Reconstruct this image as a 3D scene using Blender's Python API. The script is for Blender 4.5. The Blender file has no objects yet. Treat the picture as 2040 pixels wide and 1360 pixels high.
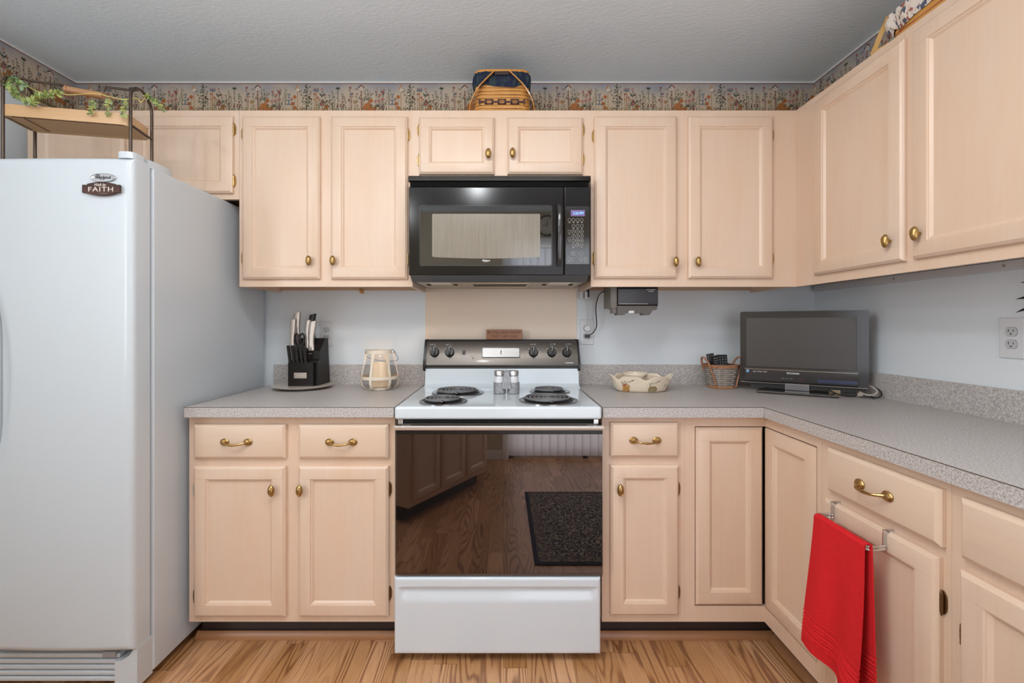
import bpy, bmesh, math, random
from mathutils import Vector, Matrix
random.seed(7)
SC = bpy.context.scene
COL = SC.collection
PI = math.pi

# ------------------------------------------------------------------ camera, light, exposure
EYE = 1.213
cam_d = bpy.data.cameras.new('camera')
cam = bpy.data.objects.new('camera', cam_d); COL.objects.link(cam)
cam.location = (0, 0, EYE); cam.rotation_euler = (PI/2, 0, 0)
cam_d.sensor_width = 36.0; cam_d.lens = 880/2040*36.0
cam_d.shift_x = 17/2040; cam_d.shift_y = -32/2040
cam_d.clip_start = 0.02
SC.camera = cam
SC.view_settings.view_transform = 'Standard'
SC.view_settings.look = 'None'
SC.view_settings.gamma = 1.0
SC.view_settings.use_curve_mapping = False
SC.view_settings.exposure = 0.16
SC.cycles.use_denoising = True
SC.cycles.max_bounces = 10
SC.cycles.diffuse_bounces = 6
SC.cycles.glossy_bounces = 5
SC.cycles.sample_clamp_indirect = 6.0
SC.cycles.caustics_reflective = False
SC.cycles.caustics_refractive = False
w = bpy.data.worlds.new('world'); SC.world = w; w.use_nodes = True
w.node_tree.nodes['Background'].inputs[0].default_value = (0.75, 0.85, 1.0, 1)
w.node_tree.nodes['Background'].inputs[1].default_value = 0.6

def area_light(name, loc, rot, sx, sy, energy, color, shape='RECTANGLE'):
    d = bpy.data.lights.new(name, 'AREA'); d.shape = shape
    d.size = sx; d.size_y = sy; d.energy = energy; d.color = color
    o = bpy.data.objects.new(name, d); COL.objects.link(o)
    o.location = loc; o.rotation_euler = rot
    return o
def point_light(name, loc, r, energy, color):
    d = bpy.data.lights.new(name, 'POINT'); d.energy = energy; d.color = color; d.shadow_soft_size = r
    o = bpy.data.objects.new(name, d); COL.objects.link(o); o.location = loc
    return o
# three bulbs of the ceiling track light that hangs in front of the cabinets
TRACK = [(-.20, .26, 2.29, 14), (-.80, .26, 2.08, 7), (-1.50, .24, 2.22, 9)]
for tx, ty, tz, te in TRACK:
    point_light('track_lamp_light', (tx, ty, tz), .05, te, (.94, .975, 1.0))
# daylight entering through the patio door behind the camera
area_light('patio_daylight', (0.80, -1.03, 1.08), (PI/2, 0, PI), 1.45, 2.0, 28, (.90, .95, 1.0))
# daylight through the window in the left wall, behind the peninsula
area_light('window_daylight', (-2.13, -.55, 1.52), (0, -PI/2, 0), 1.10, .78, 25, (.82, .91, 1.0))
area_light('added_panel_fill', (-.10, .66, 2.385), (0, 0, 0), 1.15, .34, 7, (.94, .975, 1.0))  # overhead fill, added to brighten the countertops

# ------------------------------------------------------------------ frame of the room (metres)
F = 880.0
def PX(px, y): return (px-1003.0)*y/F            # x of a point seen in column px at depth y
def PH(py, y): return EYE-(py-648.0)*y/F         # height of a point seen in row py at depth y
WALL = 2.25; WR = 1.583; WL = -2.176; WF = -1.10; CEIL = 2.453
UF = 1.915; UX = 1.269; BF = 1.65; BX = .975; CT = .914

# ------------------------------------------------------------------ materials
MATS = {}
def srgb(r, g, b):
    f = lambda c: ((c/255+.055)/1.055)**2.4 if c/255 > .04045 else c/255/12.92
    return (f(r), f(g), f(b), 1)
def mat(name, col, rough=.5, metal=0, spec=.5, ior=1.45, emit=None, estr=0, bump=None, coat=0, alpha=1, trans=0, vary=None):
    if name in MATS: return MATS[name]
    m = bpy.data.materials.new(name); m.use_nodes = True
    nt = m.node_tree; n = nt.nodes; p = n['Principled BSDF']
    if len(col) == 3: col = (*col, 1)
    p.inputs['Base Color'].default_value = col
    p.inputs['Roughness'].default_value = rough
    p.inputs['Metallic'].default_value = metal
    p.inputs['Specular IOR Level'].default_value = spec
    p.inputs['IOR'].default_value = ior
    p.inputs['Coat Weight'].default_value = coat
    p.inputs['Coat Roughness'].default_value = .08
    p.inputs['Alpha'].default_value = alpha
    p.inputs['Transmission Weight'].default_value = trans
    if emit:
        p.inputs['Emission Color'].default_value = (*emit, 1); p.inputs['Emission Strength'].default_value = estr
    tc = None
    if bump or vary:
        tc = n.new('ShaderNodeTexCoord')
    if bump:
        sc, st, dist = bump
        mp = n.new('ShaderNodeMapping'); mp.inputs['Scale'].default_value = sc if hasattr(sc, '__len__') else (sc,)*3
        nz = n.new('ShaderNodeTexNoise'); nz.inputs['Scale'].default_value = 1; nz.inputs['Detail'].default_value = 4
        bp = n.new('ShaderNodeBump'); bp.inputs['Strength'].default_value = st; bp.inputs['Distance'].default_value = dist
        nt.links.new(tc.outputs['Object'], mp.inputs[0]); nt.links.new(mp.outputs[0], nz.inputs['Vector'])
        nt.links.new(nz.outputs['Fac'], bp.inputs['Height']); nt.links.new(bp.outputs[0], p.inputs['Normal'])
    if vary:
        sc, c2, lo, hi = vary
        mp = n.new('ShaderNodeMapping'); mp.inputs['Scale'].default_value = sc if hasattr(sc, '__len__') else (sc,)*3
        nz = n.new('ShaderNodeTexNoise'); nz.inputs['Scale'].default_value = 1; nz.inputs['Detail'].default_value = 5
        nz.inputs['Roughness'].default_value = .6
        cr = n.new('ShaderNodeValToRGB')
        cr.color_ramp.elements[0].position = lo; cr.color_ramp.elements[1].position = hi
        cr.color_ramp.elements[0].color = col; cr.color_ramp.elements[1].color = c2 if len(c2) == 4 else (*c2, 1)
        nt.links.new(tc.outputs['Object'], mp.inputs[0]); nt.links.new(mp.outputs[0], nz.inputs['Vector'])
        nt.links.new(nz.outputs['Fac'], cr.inputs[0]); nt.links.new(cr.outputs[0], p.inputs['Base Color'])
    MATS[name] = m
    return m

def wood_mat(name, c1, c2, c3, along='z', rough=.38, scale=1.0, coat=.15):
    """pale wood: stretched noise for grain plus slow patches"""
    m = bpy.data.materials.new(name); m.use_nodes = True
    nt = m.node_tree; n = nt.nodes; L = nt.links; p = n['Principled BSDF']
    p.inputs['Roughness'].default_value = rough; p.inputs['Coat Weight'].default_value = coat; p.inputs['Coat Roughness'].default_value = .25
    tc = n.new('ShaderNodeTexCoord')
    def noise(sc, det, rg=.6):
        mp = n.new('ShaderNodeMapping'); mp.inputs['Scale'].default_value = sc
        nz = n.new('ShaderNodeTexNoise'); nz.inputs['Scale'].default_value = scale; nz.inputs['Detail'].default_value = det
        nz.inputs['Roughness'].default_value = rg
        L.new(tc.outputs['Object'], mp.inputs[0]); L.new(mp.outputs[0], nz.inputs['Vector']); return nz
    a, bb = 90, 3.0
    gs = {'z': (a, a, bb), 'x': (bb, a, a), 'y': (a, bb, a)}[along]
    ps = {'z': (7, 7, 1.6), 'x': (1.6, 7, 7), 'y': (7, 1.6, 7)}[along]
    g = noise(gs, 4); q = noise(ps, 3)
    cr = n.new('ShaderNodeValToRGB'); e = cr.color_ramp.elements
    e[0].position = .32; e[1].position = .68; e[0].color = c2; e[1].color = c1
    L.new(q.outputs['Fac'], cr.inputs[0])
    mx = n.new('ShaderNodeMix'); mx.data_type = 'RGBA'
    r2 = n.new('ShaderNodeMapRange'); r2.inputs[1].default_value = .45; r2.inputs[2].default_value = .8; r2.inputs[4].default_value = .30
    L.new(g.outputs['Fac'], r2.inputs[0]); L.new(r2.outputs[0], mx.inputs[0])
    L.new(cr.outputs[0], mx.inputs[6]); mx.inputs[7].default_value = c3
    L.new(mx.outputs[2], p.inputs['Base Color'])
    MATS[name] = m
    return m

CAB = wood_mat('pickled_maple', (.70, .535, .415, 1), (.685, .49, .35, 1), (.62, .425, .30, 1))
CABX = wood_mat('pickled_maple_horizontal', (.70, .54, .42, 1), (.685, .50, .36, 1), (.62, .435, .31, 1), 'x')
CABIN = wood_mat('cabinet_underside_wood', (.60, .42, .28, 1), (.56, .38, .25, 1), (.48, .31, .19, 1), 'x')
WHITE = mat('appliance_white', (.62, .63, .645), .22, coat=.3, bump=(220, .05, .0006))
FRIDGE = mat('fridge_white', (.545, .585, .615), .30, coat=.25, bump=(160, .12, .0008))
RANGEW = mat('enamel_white', (.625, .675, .71), .12, coat=.5)
WALLM = mat('wall_paint', (.71, .745, .77), .75, bump=(60, .05, .001))
CEILM = mat('ceiling_paint', (.75, .855, .94), .85, bump=((45,90,45), .30, .004))
TRIMW = mat('trim_white', (.70, .68, .66), .5)
BRASS = mat('antique_brass', (.50, .33, .13), .34, 1, vary=(120, (.33, .19, .07), .4, .7))
BRASSD = mat('dark_brass', (.22, .13, .06), .38, 1)
STEEL = mat('brushed_steel', (.62, .62, .62), .3, 1)
CHROME = mat('chrome', (.75, .75, .76), .12, 1)
BLACKG = mat('gloss_black', (.012, .011, .011), .06, spec=.8, ior=1.7, coat=.3)
BLACKM = mat('matte_black', (.015, .014, .014), .45)
BLACKP = mat('satin_black_plastic', (.02, .018, .017), .25, spec=.4)
VOID = mat('dark_recess', (.006, .006, .006), .8)
OVENG = mat('oven_glass', (.006, .005, .005), .015, spec=.5, ior=2.15)
OVENG.node_tree.nodes['Principled BSDF'].inputs['Specular Tint'].default_value = (1, .86, .80, 1)
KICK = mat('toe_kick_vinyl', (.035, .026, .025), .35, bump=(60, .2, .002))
IVORY = mat('outlet_white', (.66, .66, .67), .35)
SLOT = mat('outlet_slot', (.04, .035, .03), .6)
WTXT = mat('white_print', (.75, .74, .72), .5)
DTXT = mat('dark_print', (.06, .05, .05), .5)
GREYTXT = mat('grey_print', (.38, .36, .33), .5)

# counter laminate: pale speckled grey
def counter_mat():
    m = bpy.data.materials.new('speckled_laminate'); m.use_nodes = True
    nt = m.node_tree; n = nt.nodes; L = nt.links; p = n['Principled BSDF']
    p.inputs['Roughness'].default_value = .38
    tc = n.new('ShaderNodeTexCoord')
    v = n.new('ShaderNodeTexNoise'); v.inputs['Scale'].default_value = 210; v.inputs['Detail'].default_value = 3
    v2 = n.new('ShaderNodeTexNoise'); v2.inputs['Scale'].default_value = 420; v2.inputs['Detail'].default_value = 2
    L.new(tc.outputs['Object'], v.inputs['Vector']); L.new(tc.outputs['Object'], v2.inputs['Vector'])
    cr = n.new('ShaderNodeValToRGB'); e = cr.color_ramp.elements
    e[0].position = .36; e[0].color = (.27, .245, .235, 1); e[1].position = .64; e[1].color = (.64, .60, .57, 1)
    x = e.new(.5); x.color = (.46, .425, .405, 1)
    mx = n.new('ShaderNodeMix'); mx.data_type = 'FLOAT'; mx.inputs[0].default_value = .4
    L.new(v.outputs['Fac'], mx.inputs[2]); L.new(v2.outputs['Fac'], mx.inputs[3])
    L.new(mx.outputs[0], cr.inputs[0]); L.new(cr.outputs[0], p.inputs['Base Color'])
    return m
LAM = counter_mat()
SEAM = mat('laminate_seam', (.09, .06, .045), .6)

def floor_mat():
    m = bpy.data.materials.new('oak_strip_floor'); m.use_nodes = True
    nt = m.node_tree; n = nt.nodes; L = nt.links; p = n['Principled BSDF']
    p.inputs['Roughness'].default_value = .33; p.inputs['Coat Weight'].default_value = .2; p.inputs['Coat Roughness'].default_value = .2
    tc = n.new('ShaderNodeTexCoord'); sp = n.new('ShaderNodeSeparateXYZ'); L.new(tc.outputs['Object'], sp.inputs[0])
    def M(op, a, b=None, c=None):
        q = n.new('ShaderNodeMath'); q.operation = op
        for i, vv in enumerate((a, b, c)):
            if vv is None: continue
            if isinstance(vv, (int, float)): q.inputs[i].default_value = vv
            else: L.new(vv, q.inputs[i])
        return q.outputs[0]
    sx = M('DIVIDE', sp.outputs[0], .083)
    ix = M('FLOOR', sx)
    wn = n.new('ShaderNodeTexWhiteNoise'); wn.noise_dimensions = '1D'; L.new(ix, wn.inputs['W'])
    yo = M('MULTIPLY_ADD', wn.outputs['Value'], 3.7, M('DIVIDE', sp.outputs[1], .55))
    iy = M('FLOOR', yo)
    cb = n.new('ShaderNodeCombineXYZ'); L.new(ix, cb.inputs[0]); L.new(iy, cb.inputs[1])
    wn2 = n.new('ShaderNodeTexWhiteNoise'); wn2.noise_dimensions = '2D'; L.new(cb.outputs[0], wn2.inputs['Vector'])
    # grain: bands from distorted x coordinate, offset by plank
    off = n.new('ShaderNodeVectorMath'); off.operation = 'MULTIPLY_ADD'
    L.new(wn2.outputs['Color'], off.inputs[0]); off.inputs[1].default_value = (3, 9, 5); L.new(tc.outputs['Object'], off.inputs[2])
    mp = n.new('ShaderNodeMapping'); mp.inputs['Scale'].default_value = (6.5, .62, 1); L.new(off.outputs[0], mp.inputs[0])
    nz = n.new('ShaderNodeTexNoise'); nz.inputs['Scale'].default_value = 1.0; nz.inputs['Detail'].default_value = 2.0; nz.inputs['Roughness'].default_value = .45
    L.new(mp.outputs[0], nz.inputs['Vector'])
    band = M('POWER', M('MULTIPLY_ADD', M('SINE', M('MULTIPLY', nz.outputs['Fac'], 150)), .5, .5), 2.6)
    mp2 = n.new('ShaderNodeMapping'); mp2.inputs['Scale'].default_value = (420, 14, 1); L.new(off.outputs[0], mp2.inputs[0])
    nz2 = n.new('ShaderNodeTexNoise'); nz2.inputs['Scale'].default_value = 1; nz2.inputs['Detail'].default_value = 3; L.new(mp2.outputs[0], nz2.inputs['Vector'])
    wn3 = n.new('ShaderNodeTexWhiteNoise'); wn3.noise_dimensions = '2D'; sh = n.new('ShaderNodeVectorMath'); sh.operation = 'ADD'; sh.inputs[1].default_value = (17.3, 5.1, 0); L.new(cb.outputs[0], sh.inputs[0]); L.new(sh.outputs[0], wn3.inputs['Vector'])
    g = M('MULTIPLY_ADD', band, M('MULTIPLY_ADD', wn3.outputs['Value'], .55, .22), M('MULTIPLY_ADD', nz2.outputs['Fac'], .85, -.06))
    cr = n.new('ShaderNodeValToRGB'); e = cr.color_ramp.elements
    e[0].position = .12; e[0].color = (.58, .305, .115, 1); e[1].position = .88; e[1].color = (.26, .10, .03, 1)
    x = e.new(.52); x.color = (.47, .215, .072, 1)
    L.new(g, cr.inputs[0])
    hs = n.new('ShaderNodeHueSaturation')
    L.new(cr.outputs[0], hs.inputs['Color'])
    L.new(M('MULTIPLY_ADD', wn2.outputs['Value'], .42, .80), hs.inputs['Value'])
    L.new(M('MULTIPLY_ADD', wn2.outputs['Value'], -.12, .98), hs.inputs['Saturation'])
    # joints
    fx = M('FRACT', sx); fy = M('FRACT', yo)
    ex = M('LESS_THAN', M('MINIMUM', fx, M('SUBTRACT', 1.0, fx)), .010)
    ey = M('LESS_THAN', M('MINIMUM', fy, M('SUBTRACT', 1.0, fy)), .0016)
    jn = M('MULTIPLY', M('MAXIMUM', ex, ey), .55)
    mx = n.new('ShaderNodeMix'); mx.data_type = 'RGBA'; L.new(jn, mx.inputs[0]); L.new(hs.outputs[0], mx.inputs[6]); mx.inputs[7].default_value = (.12, .05, .02, 1)
    L.new(mx.outputs[2], p.inputs['Base Color'])
    return m
OAKF = floor_mat()
OAKT = wood_mat('oak_moulding', (.42, .21, .10, 1), (.36, .17, .07, 1), (.20, .085, .03, 1), 'x', rough=.4)

# ------------------------------------------------------------------ mesh builder
class B:
    def __init__(s): s.v = []; s.f = []; s.m = []; s.k = 0; s.bev = False
    def mi(s, k): s.k = k; return s
    def add(s, verts, faces):
        o = len(s.v); s.v += [tuple(q) for q in verts]
        for f in faces: s.f.append([o+i for i in f]); s.m.append(s.k)
        return s
    def box(s, x0, x1, y0, y1, z0, z1, bev=0, seg=2, xf=None):
        if x0 > x1: x0, x1 = x1, x0
        if y0 > y1: y0, y1 = y1, y0
        if z0 > z1: z0, z1 = z1, z0
        vs = [(x, y, z) for x in (x0, x1) for y in (y0, y1) for z in (z0, z1)]
        fs = [(0, 1, 3, 2), (4, 6, 7, 5), (0, 4, 5, 1), (2, 3, 7, 6), (0, 2, 6, 4), (1, 5, 7, 3)]
        if bev > 0:
            s.bev = True
            bm = bmesh.new(); bv = [bm.verts.new(q) for q in vs]
            for f in fs: bm.faces.new([bv[i] for i in f])
            bmesh.ops.recalc_face_normals(bm, faces=bm.faces)
            bmesh.ops.bevel(bm, geom=bm.edges[:], offset=bev, segments=seg, affect='EDGES', profile=.5, clamp_overlap=True)
            bm.verts.index_update()
            vs = [q.co[:] for q in bm.verts]; fs = [[q.index for q in f.verts] for f in bm.faces]; bm.free()
        if xf is not None: vs = [xf @ Vector(q) for q in vs]
        return s.add(vs, fs)
    def prism(s, pts, a0, a1, plane='xz', xf=None):
        """polygon pts in plane, extruded along the remaining axis from a0 to a1"""
        def P(u, v, a): return {'xz': (u, a, v), 'xy': (u, v, a), 'yz': (a, u, v)}[plane]
        n = len(pts); vs = [P(u, v, a0) for u, v in pts]+[P(u, v, a1) for u, v in pts]
        fs = [list(range(n)), list(range(2*n-1, n-1, -1))]+[(i, n+i, n+(i+1) % n, (i+1) % n) for i in range(n)]
        if xf is not None: vs = [xf @ Vector(q) for q in vs]
        return s.add(vs, fs)
    def cyl(s, p0, p1, r0, r1=None, n=16, caps=True):
        r1 = r0 if r1 is None else r1
        p0 = Vector(p0); p1 = Vector(p1); d = (p1-p0).normalized()
        u = d.cross(Vector((0, 0, 1)));
        if u.length < 1e-4: u = Vector((1, 0, 0))
        u.normalize(); v = d.cross(u)
        vs = []
        for p, r in ((p0, r0), (p1, r1)):
            for i in range(n):
                a = 2*PI*i/n; vs.append(p+u*math.cos(a)*r+v*math.sin(a)*r)
        fs = [(i, (i+1) % n, n+(i+1) % n, n+i) for i in range(n)]
        if caps: fs += [list(range(n-1, -1, -1)), list(range(n, 2*n))]
        return s.add(vs, fs)
    def tube(s, pts, r, n=8, closed=False, flat=None):
        """r number or list; flat=(w,h) gives a flat strap"""
        pts = [Vector(p) for p in pts]; N = len(pts)
        T = []
        for i in range(N):
            a = pts[(i-1) % N] if (closed or i) else pts[0]; b = pts[(i+1) % N] if (closed or i < N-1) else pts[-1]
            t = b-a; T.append(t.normalized() if t.length > 1e-9 else Vector((0, 0, 1)))
        u = T[0].cross(Vector((0, 0, 1)))
        if u.length < .05: u = T[0].cross(Vector((0, 1, 0)))
        u.normalize(); vs = []
        for i in range(N):
            u = (u-T[i]*u.dot(T[i]))
            if u.length < 1e-6: u = T[i].orthogonal()
            u.normalize(); v = T[i].cross(u)
            rr = r[i] if isinstance(r, (list, tuple)) else r
            for k in range(n):
                a = 2*PI*(k+.5)/n
                if flat: vs.append(pts[i]+u*math.copysign(flat[0]/2, math.cos(a))+v*math.copysign(flat[1]/2, math.sin(a))) if n == 4 else vs.append(pts[i]+u*math.cos(a)*flat[0]/2+v*math.sin(a)*flat[1]/2)
                else: vs.append(pts[i]+u*math.cos(a)*rr+v*math.sin(a)*rr)
        fs = []
        for i in range(N if closed else N-1):
            j = (i+1) % N
            for k in range(n): fs.append((i*n+k, i*n+(k+1) % n, j*n+(k+1) % n, j*n+k))
        if not closed: fs += [list(range(n-1, -1, -1)), list(range((N-1)*n, N*n))]
        return s.add(vs, fs)
    def lathe(s, prof, c=(0, 0, 0), n=24, axis='z', sx=1, sy=1, xf=None):
        """prof: (radius, height) list; axis 'z' up or 'y' pointing to -y"""
        vs = []
        for r, h in prof:
            for i in range(n):
                a = 2*PI*i/n; x = r*math.cos(a)*sx; y = r*math.sin(a)*sy
                q = (x, y, h) if axis == 'z' else (x, -h, y)
                vs.append(Vector(c)+Vector(q))
        N = len(prof); fs = [(j*n+i, j*n+(i+1) % n, (j+1)*n+(i+1) % n, (j+1)*n+i) for j in range(N-1) for i in range(n)]
        if prof[0][0] > 1e-6: fs.append(list(range(n-1, -1, -1)))
        if prof[-1][0] > 1e-6: fs.append(list(range((N-1)*n, N*n)))
        if xf is not None: vs = [xf @ Vector(q) for q in vs]
        return s.add(vs, fs)
    def ball(s, c, rx, ry=None, rz=None, n=12):
        ry = ry or rx; rz = rz or rx
        prof = [(math.sin(PI*i/n), -math.cos(PI*i/n)) for i in range(n+1)]
        vs = []
        for r, h in prof:
            for i in range(n): a = 2*PI*i/n; vs.append((c[0]+r*math.cos(a)*rx, c[1]+r*math.sin(a)*ry, c[2]+h*rz))
        return s.add(vs, [(j*n+i, j*n+(i+1) % n, (j+1)*n+(i+1) % n, (j+1)*n+i) for j in range(n) for i in range(n)])
    def grid(s, fn, nu, nv, closed_u=False):
        vs = [fn(i/nu, j/nv) for j in range(nv+1) for i in range(nu if closed_u else nu+1)]
        W = nu if closed_u else nu+1
        fs = [(j*W+i, j*W+(i+1) % W, (j+1)*W+(i+1) % W, (j+1)*W+i) for j in range(nv) for i in range(nu)]
        return s.add(vs, fs)
    def mesh(s, name, mats, angle=35):
        me = bpy.data.meshes.new(name); me.from_pydata(s.v, [], s.f)
        for m in (mats if isinstance(mats, (list, tuple)) else [mats]): me.materials.append(m)
        me.polygons.foreach_set('material_index', s.m)
        bm = bmesh.new(); bm.from_mesh(me)
        bmesh.ops.remove_doubles(bm, verts=bm.verts, dist=2e-6)
        bmesh.ops.recalc_face_normals(bm, faces=bm.faces)
        bm.to_mesh(me); bm.free()
        me.polygons.foreach_set('use_smooth', [True]*len(me.polygons))
        me.set_sharp_from_angle(angle=math.radians(angle))
        me.update()
        return me

def wm(o):
    m = o.matrix_basis.copy()
    while o.parent: o = o.parent; m = o.matrix_basis @ m
    return m
def tag(o, label=None, cat=None, group=None, kind=None):
    if label: o['label'] = label
    if cat: o['category'] = cat
    if group: o['group'] = group
    if kind: o['kind'] = kind
    return o
def thing(name, label, cat, loc=(0, 0, 0), rz=0, group=None):
    o = bpy.data.objects.new(name, None); COL.objects.link(o)
    o.empty_display_size = .05
    o.location = loc; o.rotation_euler = (0, 0, rz)
    return tag(o, label, cat, group)
def flat_faces(o):
    w_ = o.modifiers.new('weighted_normal', 'WEIGHTED_NORMAL'); w_.keep_sharp = True; w_.weight = 50; w_.mode = 'FACE_AREA'
def part(name, b, m, parent=None, world=False, loc=None, angle=35, label=None, raw=None):
    me = raw or b.mesh(name, m, angle)
    o = bpy.data.objects.new(name, me); COL.objects.link(o)
    if b and b.bev: flat_faces(o)
    if parent: o.parent = parent
    if loc is not None: o.location = loc
    if world and parent:
        me.transform(wm(parent).inverted())
    if label: o['label'] = label
    return o
def solo(name, b, m, label, cat, group=None, angle=35, origin=None):
    """a thing that is one mesh; its origin sits at the bottom centre of its bounds"""
    me = b.mesh(name, m, angle)
    xs = [v.co for v in me.vertices]
    c = origin or (sum(v.x for v in xs)/len(xs), sum(v.y for v in xs)/len(xs), min(v.z for v in xs))
    me.transform(Matrix.Translation(-Vector(c)))
    o = bpy.data.objects.new(name, me); COL.objects.link(o); o.location = c
    if b.bev: flat_faces(o)
    return tag(o, label, cat, group)
def struct(name, b, m, angle=35, parent=None):
    o = part(name, b, m, parent, angle=angle)
    if not parent: o['kind'] = 'structure'
    return o
def text(name, body, size, m, parent, loc, rot=(PI/2, 0, 0), ext=.0004, sx=1, shear=0, bold=0, space=1):
    c = bpy.data.curves.new(name, 'FONT'); c.body = body; c.size = size; c.extrude = ext
    c.align_x = 'CENTER'; c.align_y = 'CENTER'; c.shear = shear; c.offset = bold; c.space_character = space
    t = bpy.data.objects.new(name, c); COL.objects.link(t)
    dg = bpy.context.evaluated_depsgraph_get(); me = bpy.data.meshes.new_from_object(t.evaluated_get(dg))
    bpy.data.objects.remove(t); bpy.data.curves.remove(c)
    me.name = name; me.materials.clear(); me.materials.append(m)
    me.transform(Matrix.Diagonal((sx, 1, 1, 1)))
    o = bpy.data.objects.new(name, me); COL.objects.link(o); o.parent = parent
    o.location = loc; o.rotation_euler = rot
    return o
# ------------------------------------------------------------------ the room
b = B().box(WL-.1, WR+.1, WF-.1, WALL+.1, -.10, 0); struct('floor', b, OAKF)
b = B().box(WL-.1, WR+.1, WF-.1, WALL+.1, CEIL, CEIL+.1); struct('ceiling', b, CEILM)
b = B().box(WL-.1, WR+.1, WALL, WALL+.1, 0, CEIL); struct('wall_back', b, WALLM)
b = B().box(WR, WR+.1, WF, WALL, 0, CEIL); struct('wall_right', b, WALLM)
b = B(); WY0, WY1, WZ0, WZ1 = -.95, -.15, .96, 2.08
b.box(WL-.1, WL, WF, WY0, 0, CEIL); b.box(WL-.1, WL, WY1, WALL, 0, CEIL); b.box(WL-.1, WL, WY0, WY1, 0, WZ0); b.box(WL-.1, WL, WY0, WY1, WZ1, CEIL); struct('wall_left', b, WALLM)
wn_ = bpy.data.objects.new('window_1', None); COL.objects.link(wn_); wn_.location = (WL-.05, (WY0+WY1)/2, WZ0); wn_['kind'] = 'structure'
b = B()
for y0, y1, z0, z1 in ((WY0, WY0+.04, WZ0, WZ1), (WY1-.04, WY1, WZ0, WZ1), (WY0+.04, WY1-.04, WZ0, WZ0+.04), (WY0+.04, WY1-.04, WZ1-.04, WZ1), (WY0+.04, WY1-.04, 1.50, 1.54)): b.box(WL-.075, WL-.035, y0, y1, z0, z1, .003)
part('window_frame', b, TRIMW, wn_, world=True)
b = B()
for y0, y1, z0, z1 in ((WY0-.06, WY0, WZ0-.06, WZ1+.06), (WY1, WY1+.06, WZ0-.06, WZ1+.06), (WY0, WY1, WZ0-.06, WZ0), (WY0, WY1, WZ1, WZ1+.06)): b.box(WL, WL+.016, y0, y1, z0, z1, .003)
part('window_casing', b, TRIMW, wn_, world=True)
b = B().box(WL-.057, WL-.053, WY0+.04, WY1-.04, WZ0+.04, 1.50); part('window_pane', b, mat('clear_glass', (1, 1, 1), .0, trans=1, ior=1.45), wn_, world=True)
b = B().box(WL-.057, WL-.053, WY0+.04, WY1-.04, 1.54, WZ1-.04); part('window_pane', b, mat('clear_glass', (1, 1, 1), .0, trans=1, ior=1.45), wn_, world=True)
# wall behind the camera with the patio door opening
b = B()
D0, D1, DH = .05, 1.55, 2.10
b.box(WL-.1, D0, WF-.1, WF, 0, CEIL); b.box(D1, WR+.1, WF-.1, WF, 0, CEIL); b.box(D0, D1, WF-.1, WF, DH, CEIL)
struct('wall_front', b, mat('wall_paint_cream', (.50, .42, .30), .7))
# thin painted strip where border and ceiling meet
def ring_strip(z0, z1, t, name, m):
    b = B()
    b.box(WL, WR, WALL-t, WALL, z0, z1); b.box(WL, WL+t, WF, WALL-t, z0, z1); b.box(WR-t, WR, WF, WALL-t, z0, z1)
    b.box(WL+t, WR-t, WF, WF+t, z0, z1)
    return struct(name, b, m)
ring_strip(CEIL-.0085, CEIL-.0005, .006, 'trim_1', TRIMW)
# oak shoe moulding in front of the toe kicks, baseboards elsewhere
def quarter(b, x0, x1, y, h=.034, d=.020):
    pts = [(y, 0), (y-d, 0), (y-d, h*.30), (y-d*.85, h*.55), (y-d*.55, h*.82), (y-d*.2, h), (y, h)]
    b.prism(pts, x0, x1, 'yz')
TKY = BF+.072; TKX = BX+.072
b = B(); quarter(b, PX(388, 1.70), -.402, TKY-.004, .028, .016); struct('baseboard_left', b, OAKT)
b = B(); quarter(b, .366, TKX-.004, TKY-.004, .028, .016)
struct('baseboard_back', b, OAKT)
b = B()
pts = [(TKX-.004, 0), (TKX-.02, 0), (TKX-.02, .009), (TKX-.016, .018), (TKX-.011, .024), (TKX-.006, .028), (TKX-.004, .028)]
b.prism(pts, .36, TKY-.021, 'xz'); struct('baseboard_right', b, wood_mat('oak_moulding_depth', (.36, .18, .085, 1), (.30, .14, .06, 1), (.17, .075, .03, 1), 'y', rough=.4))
b = B().box(WL, D0-.06, WF, WF+.014, 0, .09, .004); struct('baseboard_front', b, TRIMW)
b = B()   # casing of the patio door
b.box(D0-.06, D0, WF, WF+.02, 0, DH+.06, .004); b.box(D1, WR-.002, WF, WF+.02, 0, DH+.06, .003); b.box(D0, D1, WF, WF+.02, DH, DH+.06, .004)
struct('trim_2', b, TRIMW)

# patio door: frame, glass panes
dr = bpy.data.objects.new('door_1', None); COL.objects.link(dr); dr.location = ((D0+D1)/2, WF-.05, 0); dr['kind'] = 'structure'
b = B(); xm = (D0+D1)/2
for x0, x1 in ((D0, D0+.05), (xm-.03, xm+.03), (D1-.05, D1)): b.box(x0, x1, WF-.08, WF-.03, 0, DH, .004)
b.box(D0, D1, WF-.08, WF-.03, 0, .06, .004); b.box(D0, D1, WF-.08, WF-.03, DH-.05, DH, .004)
part('door_frame', b, TRIMW, dr, world=True)
GLASS = mat('clear_glass', (1, 1, 1), .0, trans=1, ior=1.45)
b = B().box(D0+.05, xm-.03, WF-.057, WF-.053, .06, DH-.05).box(xm+.03, D1-.05, WF-.057, WF-.053, .06, DH-.05)
part('glass_pane', b, GLASS, dr, world=True)
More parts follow.
